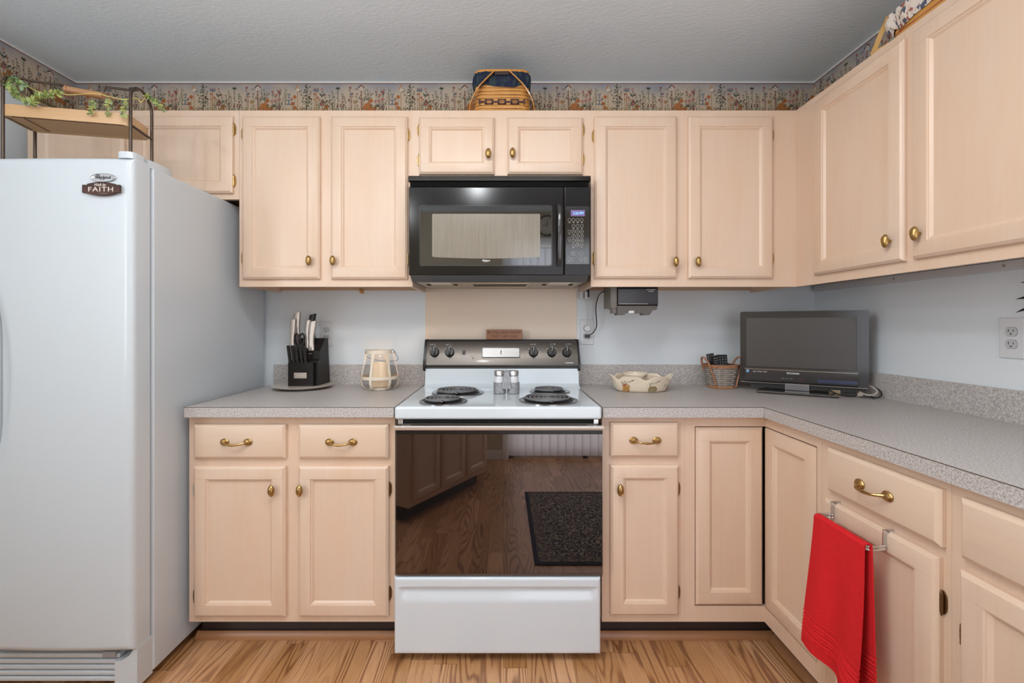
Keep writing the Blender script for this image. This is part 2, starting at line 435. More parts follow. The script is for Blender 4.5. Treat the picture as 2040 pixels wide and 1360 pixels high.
# vertical blinds in front of it
bl = thing('vertical_blinds', 'white vertical fabric blinds hanging over the patio door behind the camera', 'blinds', (xm, WF-.015, 0))
b = B().box(D0+.005, D1-.005, WF-.028, WF+.012, DH-.045, DH-.002, .004); part('head_rail', b, TRIMW, bl, world=True)
BLN = mat('blind_fabric', (.62, .62, .66), .8)
b = B(); n = 19
for i in range(n):
    x = D0+.04+(D1-D0-.08)*i/(n-1)
    b.box(-.040, .040, -.0012, .0012, .03, DH-.05, xf=Matrix.Translation((x, WF-.012, 0)) @ Matrix.Rotation(.16, 4, 'Z'))
part('slat', b, BLN, bl, world=True)

# ------------------------------------------------------------------ wallpaper border with a cottage garden pattern
def border_bg():
    m = bpy.data.materials.new('border_paper'); m.use_nodes = True
    nt = m.node_tree; n = nt.nodes; L = nt.links; p = n['Principled BSDF']; p.inputs['Roughness'].default_value = .7
    tc = n.new('ShaderNodeTexCoord'); sp = n.new('ShaderNodeSeparateXYZ'); L.new(tc.outputs['Object'], sp.inputs[0])
    nz = n.new('ShaderNodeTexNoise'); nz.inputs['Scale'].default_value = 7; nz.inputs['Detail'].default_value = 3; L.new(tc.outputs['Object'], nz.inputs['Vector'])
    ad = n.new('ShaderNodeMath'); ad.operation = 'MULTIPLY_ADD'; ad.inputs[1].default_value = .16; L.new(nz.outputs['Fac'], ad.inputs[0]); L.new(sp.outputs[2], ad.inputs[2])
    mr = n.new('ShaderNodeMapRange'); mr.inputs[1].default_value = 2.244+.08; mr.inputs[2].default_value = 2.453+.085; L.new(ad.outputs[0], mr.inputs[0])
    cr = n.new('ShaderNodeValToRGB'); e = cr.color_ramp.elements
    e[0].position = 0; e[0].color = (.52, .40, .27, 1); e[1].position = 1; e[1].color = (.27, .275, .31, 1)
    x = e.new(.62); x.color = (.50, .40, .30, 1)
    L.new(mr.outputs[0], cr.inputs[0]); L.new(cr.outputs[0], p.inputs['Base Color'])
    return m
INK = {'green': (.035, .05, .028), 'lgreen': (.13, .13, .05), 'red': (.22, .055, .035), 'orange': (.40, .14, .04), 'pink': (.40, .19, .15),
       'rose': (.26, .10, .09), 'tan': (.36, .21, .10), 'blue': (.17, .18, .21), 'dark': (.045, .035, .045), 'white': (.58, .50, .40)}
IK = list(INK)
INKM = [mat('print_'+k, v, .75) for k, v in INK.items()]
PERIOD = .527
def motif(out, rnd):
    """out(kind, polygon) in print units: x right, y down, 1 unit = 1/2659 m (as measured on one repeat)"""
    def disc(c, x, y, r, n=9, ry=None):
        ry = ry or r; out(c, [(x+r*math.cos(2*PI*i/n), y+ry*math.sin(2*PI*i/n)) for i in range(n)])
    def leaf(c, x, y, a, l, wd=.32):
        ca, sa = math.cos(a), math.sin(a); p = [(0, 0), (l*.35, -l*wd/2), (l, 0), (l*.35, l*wd/2)]
        out(c, [(x+u*ca-v*sa, y+u*sa+v*ca) for u, v in p])
    def line(c, x0, y0, x1, y1, t=4):
        dx, dy = x1-x0, y1-y0; l = math.hypot(dx, dy) or 1; nx, ny = -dy/l*t/2, dx/l*t/2
        out(c, [(x0+nx, y0+ny), (x1+nx, y1+ny), (x1-nx, y1-ny), (x0-nx, y0-ny)])
    def flower(c, x, y, r, core='tan', stem=True):
        if stem: line('green', x, y, x+rnd.uniform(-8, 8), 560, 3.5)
        for i in range(7):
            a = 2*PI*i/7; disc(c, x+r*.58*math.cos(a), y+r*.58*math.sin(a), r*.42, 7)
        disc(c, x, y, r*.6); disc(core, x, y, r*.25, 7)
    def tulip(c, x, y, h=24, lf=True):
        out(c, [(x, y+h*.6), (x-h*.42, y), (x-h*.28, y-h*.6), (x, y-h*.25), (x+h*.28, y-h*.6), (x+h*.42, y)])
        line('green', x, y+h*.5, x, 560, 3.5)
        if lf:
            for k in range(3):
                yy = y+50+k*60
                if yy < 520: leaf('green', x, yy, -PI/2+rnd.choice((-.7, .7)), 38, .26)
    def bush(c, x0, x1, y0, y1, nn, l=30):
        xm = (x0+x1)/2
        for k in range(4):
            xe = rnd.uniform(x0, x1); ye = rnd.uniform(y0, y1*.6+y0*.4); line('green', xm, y1+60, xe, ye, 3)
        for _ in range(nn):
            x = rnd.uniform(x0, x1); y = rnd.uniform(y0, y1)
            leaf(c, x, y, rnd.choice((-2.6, -.5, .4, 2.7, -1.3))+rnd.uniform(-.4, .4), rnd.uniform(.7, 1.15)*l, .42)
    # bottom: picket fence, grass, two red lines
    for x in range(940, 1230, 34):
        out('white', [(x-9, 552), (x-9, 425), (x, 408), (x+9, 425), (x+9, 552)])
    out('white', [(930, 470), (1236, 470), (1236, 482), (930, 482)])
    for _ in range(150):
        x = rnd.uniform(-100, 1300); y = rnd.uniform(380, 470); c = rnd.choice(('lgreen', 'lgreen', 'tan', 'green', 'tan'))
        line(c, x, 560, x+rnd.uniform(-14, 14), y, rnd.uniform(4, 9))
    out('lgreen', [(-100, 562), (-100, 520), (1301, 520), (1301, 562)])
    # birdhouse one
    line('red', 0, 160, 0, 560, 11); out('white', [(-24, 132), (0, 100), (24, 132), (22, 160), (-22, 160)]); disc('dark', 0, 132, 6)
    line('dark', -42, 128, 0, 88, 13); line('red', 42, 128, 0, 88, 13)
    line('dark', -92, 145, -50, 140, 5); leaf('tan', -62, 160, -.9, 34); leaf('dark', -55, 150, -2.4, 26)
    tulip('red', -150, 128, 36); line('red', -132, 245, -132, 560, 7); disc('blue', -132, 212, 26, ry=18); disc('rose', -120, 205, 12); line('dark', -165, 246, -98, 246, 6)
    tulip('rose', -60, 215, 30); flower('tan', -85, 320, 26, 'orange'); leaf('rose', -160, 320, -2.0, 50, .5); leaf('rose', -140, 330, -1.2, 40, .5)
    bush('green', 40, 150, 130, 300, 22); bush('green', -20, 60, 230, 320, 9); flower('orange', 130, 305, 30, 'red')
    for x, y, r in ((70, 370, 34), (100, 355, 28), (45, 400, 30), (120, 410, 36), (160, 425, 34), (190, 410, 24), (80, 430, 34)): disc('orange', x, y, r, 9)
    bush('green', 120, 260, 350, 400, 13, 34)
    for c, x, y, r in (('rose', 292, 188, 26), ('pink', 250, 228, 24), ('pink', 235, 308, 24), ('pink', 190, 312, 20), ('pink', 292, 285, 26), ('pink', 290, 400, 32), ('rose', 200, 185, 16)):
        flower(c, x, y, r, 'rose')
    bush('green', 190, 330, 150, 360, 17); bush('green', 230, 330, 330, 470, 10)
    for k in range(12):
        a0 = PI+PI*k/12; a1 = PI+PI*(k+1)/12; line('tan', 255+48*math.cos(a0), 165+48*math.sin(a0), 255+48*math.cos(a1), 165+48*math.sin(a1), 5)
    line('lgreen', 370, 115, 370, 560, 5); bush('lgreen', 352, 395, 160, 300, 7, 26)
    leaf('blue', 420, 240, -1.9, 50, .4); leaf('blue', 425, 240, -1.2, 50, .4); disc('blue', 422, 258, 15)
    out('blue', [(375, 288), (460, 288), (450, 303), (385, 303)]); line('blue', 420, 303, 420, 350, 18); out('blue', [(385, 345), (455, 345), (460, 362), (380, 362)])
    flower('orange', 500, 252, 27, 'red'); flower('orange', 475, 345, 27, 'red'); flower('orange', 500, 402, 27, 'red'); flower('red', 460, 280, 14)
    # birdhouse two
    line('tan', 537, 175, 537, 560, 8); out('white', [(514, 150), (540, 96), (566, 150), (553, 178), (525, 178)]); disc('tan', 540, 130, 8)
    line('orange', 512, 146, 540, 90, 13); line('tan', 568, 146, 540, 90, 8)
    bush('green', 575, 735, 170, 370, 34, 34); bush('green', 630, 700, 100, 150, 6, 40); line('green', 668, 130, 668, 560, 4)
    for x, y in ((765, 215), (720, 280), (765, 290), (690, 255), (815, 262), (835, 290)): tulip(rnd.choice(('tan', 'red', 'orange')), x, y, 30, False)
    bush('green', 560, 660, 370, 480, 12)
    line('orange', 790, 178, 790, 560, 12); out('blue', [(750, 145), (828, 145), (828, 178), (750, 178)])
    for k in range(5): out('rose', [(750+k*16, 128), (764+k*16, 128), (757+k*16, 150)])
    disc('dark', 770, 163, 4); disc('dark', 790, 163, 4); disc('dark', 810, 163, 4)
    tulip('pink', 870, 145, 38); leaf('green', 868, 250, -2.1, 70, .3); leaf('green', 872, 250, -1.0, 70, .3); tulip('rose', 910, 228, 32)
    flower('rose', 872, 345, 34, 'pink'); flower('rose', 880, 300, 16, stem=False); flower('orange', 930, 390, 34, 'red'); flower('orange', 885, 440, 28, 'red')
    bush('green', 880, 980, 290, 330, 8, 36); bush('lgreen', 800, 930, 330, 480, 14, 30)
    for x, y in ((975, 215), (1010, 165), (1090, 130), (1140, 200), (1180, 240), (1040, 240)):
        line('green', x, y, x+rnd.uniform(-6, 6), 560, 4)
        yy = y+25
        while yy < 430: leaf('green', x, yy, rnd.choice((-2.5, -.6)), rnd.uniform(22, 40), .34); yy += rnd.uniform(28, 46)
    for a in (-2.5, -1.9, -1.2, -.6): leaf('green', 1085, 150, a, 46, .4)
    for x in (1080, 1120, 1160): leaf('rose', x, 400, -1.57, 60, .4)
    flower('rose', 1010, 345, 16, 'red'); flower('rose', 1150, 320, 14, 'red')
def border(s0, s1, place, name):
    """s runs to the right as seen by someone facing the wall"""
    rnd = random.Random(11); polys = []
    motif(lambda c, p: polys.append((c, p)), rnd)
    U = 1/2659.0; b = B(); top = CEIL-.009; bot = 2.244
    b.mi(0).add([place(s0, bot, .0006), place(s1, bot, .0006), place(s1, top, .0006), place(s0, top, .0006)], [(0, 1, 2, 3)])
    k = math.floor((s0+1.251)/PERIOD)-1; o = 0
    while -1.251+k*PERIOD < s1+.3:
        base = -1.251+k*PERIOD
        for i, (c, p) in enumerate(polys):
            q = [(base+u*U, CEIL-.0085-(v-66)*U*.985) for u, v in p]
            q = [(min(max(x, s0), s1), min(max(z, bot+.008), top)) for x, z in q]
            if max(x for x, z in q)-min(x for x, z in q) < 5e-4: continue
            e = .0008+(i % 160)*2.2e-6
            b.mi(1+IK.index(c)).add([place(x, z, e) for x, z in q], [list(range(len(q)))])
        k += 1
    for z, t, c in ((top-.0015, .0022, 'red'), (bot+.010, .0025, 'red'), (bot+.003, .003, 'red'), (bot+.0175, .0012, 'green')):
        b.mi(1+IK.index(c)).add([place(s0, z-t/2, .0013), place(s1, z-t/2, .0013), place(s1, z+t/2, .0013), place(s0, z+t/2, .0013)], [(0, 1, 2, 3)])
    me = bpy.data.meshes.new(name); me.from_pydata(b.v, [], b.f)
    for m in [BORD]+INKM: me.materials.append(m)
    me.polygons.foreach_set('material_index', b.m); me.update()
    o = bpy.data.objects.new(name, me); COL.objects.link(o); o['kind'] = 'structure'
    return o
BORD = border_bg()
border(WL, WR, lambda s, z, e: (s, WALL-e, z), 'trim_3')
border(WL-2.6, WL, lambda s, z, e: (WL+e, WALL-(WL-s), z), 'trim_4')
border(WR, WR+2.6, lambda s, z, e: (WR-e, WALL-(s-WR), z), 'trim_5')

# ------------------------------------------------------------------ cabinet hardware (shared meshes)
b = B()
b.lathe([(.0045, 0), (.0045, .013), (.006, .016)], n=14, axis='y')
b.lathe([(.0, .029), (.004, .0285), (.009, .0255), (.0118, .021), (.0125, .0185), (.0115, .0155), (.004, .014), (0, .014)], n=26, axis='y', sy=1.75)
b.lathe([(.0088, .0262), (.0085, .0268), (.0080, .0262)], n=26, axis='y', sy=1.75)
KNOB = b.mesh('knob', BRASS)
def knob(parent, x, z, y=-.019):
    return part('knob', None, None, parent, loc=(x, y, z), raw=KNOB)
b = B()
for sx in (-1, 1):
    b.lathe([(.0145, 0), (.0145, .003), (.012, .0055), (.0105, .0055), (.0095, .0085), (.004, .011), (0, .0115)], c=(sx*.043, 0, 0), n=24, axis='y', sx=1.12, sy=.9)
pts = []
for i in range(19):
    t = i/18; x = -.041+.082*t; s_ = math.sin(PI*t)
    pts.append((x, -.008-.021*min(1, s_*1.5)**.8, -.0045*s_))
b.tube(pts, [.0052-.0018*abs(math.sin(2*PI*i/18)) for i in range(19)], n=10)
PULL = b.mesh('handle', BRASS)
def pull(parent, x, z, y=-.019):
    return part('handle', None, None, parent, loc=(x, y, z), raw=PULL)
def hinge_mesh(side, m, nm):
    """side +1: frame leaf lies to the right of the door edge"""
    b = B()
    pts = [(0, -.027), (side*.004, -.024), (side*.0085, -.016), (side*.0095, -.008), (side*.0095, .008), (side*.0085, .016), (side*.004, .024), (0, .027)]
    b.prism(pts, -.0035, 0)
    b.cyl((side*.001, -.006, -.021), (side*.001, -.006, .021), .0042, n=12)
    b.cyl((side*.001, -.006, -.029), (side*.001, -.006, -.021), .0012, .0032, n=10)
    b.cyl((side*.001, -.006, .021), (side*.001, -.006, .029), .0032, .0012, n=10)
    for z in (-.0075, .0075): b.cyl((side*.001, -.006, z-.0006), (side*.001, -.006, z+.0006), .0047, n=12)
    return b.mesh('hinge', m)
HINGE = {(s, k): hinge_mesh(s, m, '') for s in (-1, 1) for k, m in (('brass', BRASS), ('dark', BRASSD), ('steel', STEEL))}
def hinge(parent, x, z, side, y=0, k='brass'):
    return part('hinge', None, None, parent, loc=(x, y, z), raw=HINGE[(side, k)])

def rings(b, x0, x1, z0, z1, prof):
    """prof: (inset, depth towards the viewer); the last ring is filled"""
    vs = []
    for ins, d in prof:
        vs += [(x0+ins, -d, z0+ins), (x1-ins, -d, z0+ins), (x1-ins, -d, z1-ins), (x0+ins, -d, z1-ins)]
    n = len(prof); fs = [(3, 2, 1, 0)]
    for j in range(n-1):
        for i in range(4): fs.append((j*4+i, j*4+(i+1) % 4, j*4+4+(i+1) % 4, j*4+4+i))
    fs.append(tuple(range(n*4-4, n*4)))
    b.add(vs, fs)
def door(parent, x0, x1, z0, z1, sw=.046, t=.019, hinges=None, kn=None, hk='brass', y=0, label=None, hz=None, proud=0):
    """cabinet door with a flat recessed panel; local y=0 is the face of the frame"""
    b = B()
    o = -y
    prof = [(0, o), (0, o+t-.009), (.0025, o+t-.006), (.0035, o+t-.0055), (.0085, o+t-.0005), (.010, o+t), (sw, o+t), (sw+.002, o+t-.0035), (sw+.005, o+t-.004), (sw+.0105, o+t-.009), (sw+.012, o+t-.0105)]
    rings(b, x0, x1, z0, z1, prof)
    # joints between stiles and rails
    yy = -(o+t)-.0001; b.mi(1)
    for zz in (z0+sw, z1-sw):
        for xa, xb in ((x0+.010, x0+sw), (x1-sw, x1-.010)): b.box(xa, xb, yy, yy+.0003, zz-.0003, zz+.0003)
    d = part('door', b, [CAB, mat('joint_line', (.50, .33, .24), .6)], parent, angle=20, label=label)
    if kn: knob(d, kn[0], kn[1], -(o+t))
    if hinges:
        side, xs = hinges; H = hz or (z0+.055, z1-.055)
        for z in H: hinge(d, xs, z, side, k=hk)
    return d
def drawer(parent, x0, x1, z0, z1, t=.019, pl=True):
    b = B(); rings(b, x0, x1, z0, z1, [(0, 0), (0, t-.009), (.0025, t-.006), (.0035, t-.0055), (.009, t-.0005), (.0105, t)])
    d = part('drawer', b, CABX, parent, angle=20)
    if pl: pull(d, (x0+x1)/2 if pl is True else pl, (z0+z1)/2, -t)
    return d

def carcass(parent, x0, x1, z0, z1, depth, openings, bottom='open', name='frame', recess=.036, back_lip=True, side_drop=True):
    """face frame with rails and stiles around openings, box behind. openings: (x0,x1,z0,z1)"""
    b = B(); t = .019
    # the frame: fill everything between the openings with boards on a grid
    xs = sorted({x0, x1, *[o[0] for o in openings], *[o[1] for o in openings]}); zs = sorted({z0, z1, *[o[2] for o in openings], *[o[3] for o in openings]})
    def solid(xa, xb, za, zb):
        xm, zm = (xa+xb)/2, (za+zb)/2
        return not any(o[0] < xm < o[1] and o[2] < zm < o[3] for o in openings)
    for i in range(len(xs)-1):
        for j in range(len(zs)-1):
            if solid(xs[i], xs[i+1], zs[j], zs[j+1]):
                vs = [(xs[i], 0, zs[j]), (xs[i+1], 0, zs[j]), (xs[i+1], 0, zs[j+1]), (xs[i], 0, zs[j+1])]
                b.add(vs, [(0, 1, 2, 3)]); b.add([(x, t, z) for x, _, z in vs], [(3, 2, 1, 0)])
                for (p, q, nb) in (((xs[i], zs[j]), (xs[i+1], zs[j]), (0, -1)), ((xs[i], zs[j+1]), (xs[i+1], zs[j+1]), (0, 1)),
                                   ((xs[i], zs[j]), (xs[i], zs[j+1]), (-1, 0)), ((xs[i+1], zs[j]), (xs[i+1], zs[j+1]), (1, 0))):
                    mx, mz = (p[0]+q[0])/2+nb[0]*1e-4, (p[1]+q[1])/2+nb[1]*1e-4
                    if mx < x0 or mx > x1 or mz < z0 or mz > z1 or not solid(mx-1e-5, mx+1e-5, mz-1e-5, mz+1e-5):
                        b.add([(p[0], 0, p[1]), (q[0], 0, q[1]), (q[0], t, q[1]), (p[0], t, p[1])], [(0, 1, 2, 3)])
    part(name, b, CAB, parent, angle=30)
    b = B(); s = .014; zb = z0+(recess if bottom == 'open' else 0)
    b.mi(0).box(x0+.001, x0+s, t+.0002, depth, z0 if side_drop else zb, z1-.002)
    b.mi(0).box(x1-s, x1-.001, t+.0002, depth, z0 if side_drop else zb, z1-.002)
    b.mi(0).box(x0+s, x1-s, t+.0002, depth, z1-.016, z1-.002)
    b.mi(1).box(x0+s, x1-s, t+.0002, depth-.012, zb, zb+.012)
    b.mi(1).box(x0+s, x1-s, depth-.012, depth, zb if (bottom != 'open' or not back_lip) else z0+.010, z1-.016)
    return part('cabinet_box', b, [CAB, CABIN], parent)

def local(root, *a): return a
# ------------------------------------------------------------------ wall cabinets on the back wall
uT = PH(220, UF); uB = PH(571, UF)
dU = UF-.019
def wall_cabinet(label, xa, xb, zb, doors, **kw):
    r = thing('wall_cabinet', label, 'cabinet', ((xa+xb)/2, UF, zb), 0, None)
    ox = (xa+xb)/2
    ops = [(d[0]-ox+.012, d[1]-ox-.012, d[2]-zb+.012, d[3]-zb-.012) for d in doors]
    carcass(r, xa-ox, xb-ox, 0, uT-zb, WALL-UF-.001, ops, **kw)
    return r, ox
x0, x1 = PX(55, UF), PX(476.5, UF); zb = PH(397, UF)
zt, zl = PH(229, dU), PH(383.5, dU)
dd = [(PX(64, dU), PX(244, dU), zl, zt), (PX(260, dU), PX(461, dU), zl, zt)]
r, ox = wall_cabinet('short two-door pickled maple cabinet above the refrigerator', x0, x1, zb, dd)
door(r, dd[0][0]-ox, dd[0][1]-ox, zl-zb, zt-zb, hinges=(-1, dd[0][0]-ox))
door(r, dd[1][0]-ox, dd[1][1]-ox, zl-zb, zt-zb, hinges=(1, dd[1][1]-ox))
# second
zt, zl = PH(230, dU), PH(555.5, dU)
x0, x1 = PX(477, UF), PX(822, UF)
dd = [(PX(480.5, dU), PX(635.5, dU), zl, zt), (PX(658, dU), PX(811, dU), zl, zt)]
r, ox = wall_cabinet('tall two-door pickled maple wall cabinet between refrigerator and microwave', x0, x1, uB, dd)
door(r, dd[0][0]-ox, dd[0][1]-ox, zl-uB, zt-uB, hinges=(-1, dd[0][0]-ox), kn=(PX(618, dU)-ox, PH(520, dU)-uB), hz=(PH(515, UF)-uB, PH(268, UF)-uB))
door(r, dd[1][0]-ox, dd[1][1]-ox, zl-uB, zt-uB, hinges=(1, dd[1][1]-ox), kn=(PX(665.5, dU)-ox, PH(520, dU)-uB), hz=(PH(517, UF)-uB, PH(269, UF)-uB))
b = B().cyl((.05, .30, .004), (.062, .30, .004), .010, n=16).cyl((.062, .30, .004), (.066, .30, .004), .013, n=16)
part('wooden_peg', b, mat('orange_wood', (.55, .27, .08), .5), r)
# third, above the microwave
zb3 = PH(350, UF); zt, zl = PH(232, dU), PH(346, dU)
x0, x1 = PX(822, UF), PX(1177, UF)
dd = [(PX(834, dU), PX(985, dU), zl, zt), (PX(1011, dU), PX(1162, dU), zl, zt)]
r, ox = wall_cabinet('short two-door pickled maple cabinet above the microwave', x0, x1, zb3, dd, recess=0)
door(r, dd[0][0]-ox, dd[0][1]-ox, zl-zb3, zt-zb3, hinges=(-1, dd[0][0]-ox), kn=(PX(973, dU)-ox, PH(308, dU)-zb3), hz=(PH(320, UF)-zb3, PH(260, UF)-zb3), sw=.044)
door(r, dd[1][0]-ox, dd[1][1]-ox, zl-zb3, zt-zb3, hinges=(1, dd[1][1]-ox), kn=(PX(1021, dU)-ox, PH(307, dU)-zb3), hz=(PH(318, UF)-zb3, PH(259, UF)-zb3), sw=.044)
# fourth, to the corner
zt, zl = PH(230, dU), PH(554, dU)
x0 = PX(1177, UF)
dd = [(PX(1185, dU), PX(1350, dU), zl, zt), (PX(1373, dU), PX(1542, dU), zl, zt)]
r = thing('wall_cabinet', 'tall two-door pickled maple wall cabinet right of the microwave, reaching the corner', 'cabinet', ((x0+UX)/2, UF, uB))
ox = (x0+UX)/2
carcass(r, x0-ox, UX-ox, 0, uT-uB, WALL-UF-.001, [(d[0]-ox+.012, d[1]-ox-.012, d[2]-uB+.012, d[3]-uB-.012) for d in dd])
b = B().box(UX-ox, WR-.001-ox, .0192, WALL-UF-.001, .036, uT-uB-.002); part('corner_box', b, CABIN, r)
door(r, dd[0][0]-ox, dd[0][1]-ox, zl-uB, zt-uB, hinges=(-1, dd[0][0]-ox), kn=(PX(1344, dU)-ox, PH(522, dU)-uB), hz=(PH(515, UF)-uB, PH(272, UF)-uB))
door(r, dd[1][0]-ox, dd[1][1]-ox, zl-uB, zt-uB, hinges=(1, dd[1][1]-ox), kn=(PX(1388, dU)-ox, PH(522, dU)-uB), hz=(PH(515, UF)-uB, PH(270, UF)-uB))

# ------------------------------------------------------------------ wall cabinets on the right wall (local x = towards the camera)
def zx(px, X): return X*F/(px-1003.0)            # depth of a point on the plane x=X seen in column px
def right_root(name, label, y0, y1, X, z):
    return thing(name, label, 'cabinet', (X, (y0+y1)/2, z), -PI/2)
dX = UX-.019
ysplit = zx(1803, UX)
zt, zl = PH(230, dU), PH(554, dU)
ya, yb = UF, ysplit
r = right_root('wall_cabinet', 'single-door pickled maple wall cabinet on the right wall, next to the corner', ya, yb, UX, uB); cy = (ya+yb)/2
L_ = lambda y: cy-y
dA, dB = L_(zx(1618, dX)), L_(zx(1796.5, dX))
carcass(r, L_(ya), L_(yb), 0, uT-uB, WR-UX-.021, back_lip=False, side_drop=False, openings= [(dA+.012, dB-.012, zl-uB+.012, zt-uB-.012)])
door(r, dA, dB, zl-uB, zt-uB, sw=.05, hinges=(-1, dA), kn=(L_(zx(1762, dX-.02)), PH(480, zx(1762, dX-.02))-uB), hz=(PH(520, zx(1617, UX))-uB, PH(248, zx(1617, UX))-uB))
ya, yb = ysplit-.0005, .80
r = right_root('wall_cabinet', 'wide-panelled pickled maple wall cabinet on the right wall, nearest the camera', ya, yb, UX, uB); cy = (ya+yb)/2
L2_ = lambda y: cy-y
dA, dB = L2_(zx(1814, dX)), L2_(.83)
carcass(r, L2_(ya), L2_(yb), 0, uT-uB, WR-UX-.021, back_lip=False, side_drop=False, openings= [(dA+.012, dB-.012, zl-uB+.012, zt-uB-.012)])
door(r, dA, dB, zl-uB, zt-uB, sw=.05, hinges=(1, dB), kn=(L2_(zx(1820, dX-.02)), PH(465, zx(1820, dX-.02))-uB))
# painted hanging rails under the right-hand cabinets, with screws
b = B().box(WR-.019, WR-.0005, .80, WALL-.021, uB+.004, uB+.034, .001)
rl = solo('mounting_rail', b, mat('painted_rail', (.60, .61, .63), .5), 'grey-white mounting rail with screws along the right wall under the cabinets', 'rail')
for y in (2.17, 1.77, 1.38, 1.05):
    b = B().cyl((-.0096, y-rl.location.y, .015), (-.0112, y-rl.location.y, .015), .004, n=12); part('screw', b, STEEL, rl)

# ------------------------------------------------------------------ base cabinets
bB = PH(1238, BF); bT = CT-.0385
dBf = BF-.019
def base_root(label, xa, xb): return thing('base_cabinet', label, 'cabinet', ((xa+xb)/2, BF, 0))
def kick(r, x0, x1, depth):
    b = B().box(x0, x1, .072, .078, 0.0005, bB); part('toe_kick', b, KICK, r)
x0, x1 = PX(377, BF), -.405
ox = (x0+x1)/2
r = base_root('pickled maple base cabinet with two drawers and two doors beside the refrigerator', x0, x1)
dz0, dz1 = PH(914.5, dBf), PH(846, dBf); oz0, oz1 = PH(1230.5, dBf), PH(929.5, dBf)
A = (PX(383.5, dBf), PX(567, dBf)); C_ = (PX(593, dBf), PX(773, dBf))
ops = []
for a, c in (A, C_): ops += [(a-ox+.012, c-ox-.012, dz0+.010, dz1-.010), (a-ox+.012, c-ox-.012, oz0+.012, oz1-.012)]
carcass(r, x0-ox, x1-ox, bB, bT, WALL-BF-.002, ops, bottom='closed'); kick(r, x0-ox, x1-ox, 0)
drawer(r, A[0]-ox, A[1]-ox, dz0, dz1, pl=PX(471, dBf)-ox); drawer(r, C_[0]-ox, C_[1]-ox, dz0, dz1, pl=PX(680, dBf)-ox)
d = door(r, A[0]-ox, A[1]-ox, oz0, oz1, hinges=None, kn=(PX(545, dBf)-ox, PH(974, dBf)))
hinge(d, A[0]-ox, PH(975, BF), -1, k='steel').__setitem__('label', 'silver-coloured replacement hinge'); hinge(d, A[0]-ox, PH(1185, BF), -1, k='dark')
door(r, C_[0]-ox, C_[1]-ox, oz0, oz1, hinges=(1, C_[1]-ox), kn=(PX(600.5, dBf)-ox, PH(974, dBf)), hz=(PH(1180, BF), PH(973, BF)), hk='dark')
# right of the range
x0, x1 = .368, PX(1363, BF); ox = (x0+x1)/2
r = base_root('narrow pickled maple base cabinet with one drawer and one door right of the range', x0, x1)
dz0, dz1 = PH(911.5, dBf), PH(842, dBf); oz0, oz1 = PH(1227.5, dBf), PH(927, dBf)
A = (PX(1217, dBf), PX(1353.5, dBf))
carcass(r, x0-ox, x1-ox, bB, bT, WALL-BF-.002, [(A[0]-ox+.012, A[1]-ox-.012, dz0+.010, dz1-.010), (A[0]-ox+.012, A[1]-ox-.012, oz0+.012, oz1-.012)], bottom='closed'); kick(r, x0-ox, x1-ox, 0)
drawer(r, A[0]-ox, A[1]-ox, dz0, dz1)
door(r, A[0]-ox, A[1]-ox, oz0, oz1, hinges=(1, A[1]-ox), kn=(PX(1234, dBf)-ox, PH(973, dBf)), hz=(PH(1177, BF), PH(972, BF)), hk='dark')
# corner unit with folding door, L-shaped
xa = x1+.0005; yend = zx(1638, BX)
r = thing('base_cabinet', 'L-shaped corner base cabinet with inset folding door beside the hanging towel', 'cabinet', (BX, BF, 0))
ix0, iz0, iz1 = PX(1384, BF), PH(1207.5, BF), PH(849, BF)
def Lr(b, x0, x1, y0, y1, z0, z1): b.box(x0-BX, x1-BX, y0-BF, y1-BF, z0, z1)
b = B()
Lr(b, xa, ix0, BF, BF+.019, bB, bT); Lr(b, ix0, BX, BF, BF+.019, iz1, bT); Lr(b, ix0, BX, BF, BF+.019, bB, iz0)
yd0 = zx(1628, BX)
Lr(b, BX, BX+.019, yd0, BF+.019, iz1, bT); Lr(b, BX, BX+.019, yd0, BF+.019, bB, iz0); Lr(b, BX, BX+.019, yend+.0005, yd0, bB, bT)
part('frame', b, CAB, r)
b = B(); Lr(b, xa, xa+.014, BF+.02, WALL-.002, bB, bT); Lr(b, xa+.014, WR-.002, WALL-.014, WALL-.002, bB, bT); Lr(b, WR-.014, WR-.002, yend+.02, WALL-.014, bB, bT)
Lr(b, BX+.02, WR-.014, yend+.0005, yend+.014, bB, bT); Lr(b, xa+.014, WR-.014, BF+.02, WALL-.014, bB, bB+.014); Lr(b, BX+.02, WR-.014, yend+.014, BF+.02, bB, bB+.014)
part('cabinet_box', b, CABIN, r)
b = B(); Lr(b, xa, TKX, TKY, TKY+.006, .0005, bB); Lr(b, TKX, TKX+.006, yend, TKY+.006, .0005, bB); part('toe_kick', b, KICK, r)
d = door(r, ix0-BX+.004, -.0046, iz0+.004, iz1-.004, sw=.05, y=.015)
# second leaf, facing left: built in a turned frame
b = B(); rings(b, .0046, BF-yd0-.004, iz0+.004, iz1-.004, [(0, -.015), (0, .0), (.002, .002), (.007, .0038), (.05, .004), (.052, .0005), (.055, 0), (.0605, -.005), (.062, -.0065)])
d = part('door', b, CAB, r, angle=20); d.rotation_euler = (0, 0, -PI/2)
b = B()  # the dark gap round the inset door
Lr(b, ix0, BX+.03, BF+.016, BF+.0185, iz1-.0036, iz1); Lr(b, ix0, BX+.03, BF+.016, BF+.0185, iz0, iz0+.0036); Lr(b, ix0, ix0+.0036, BF+.016, BF+.0185, iz0, iz1)
part('gap_liner', b, VOID, r)
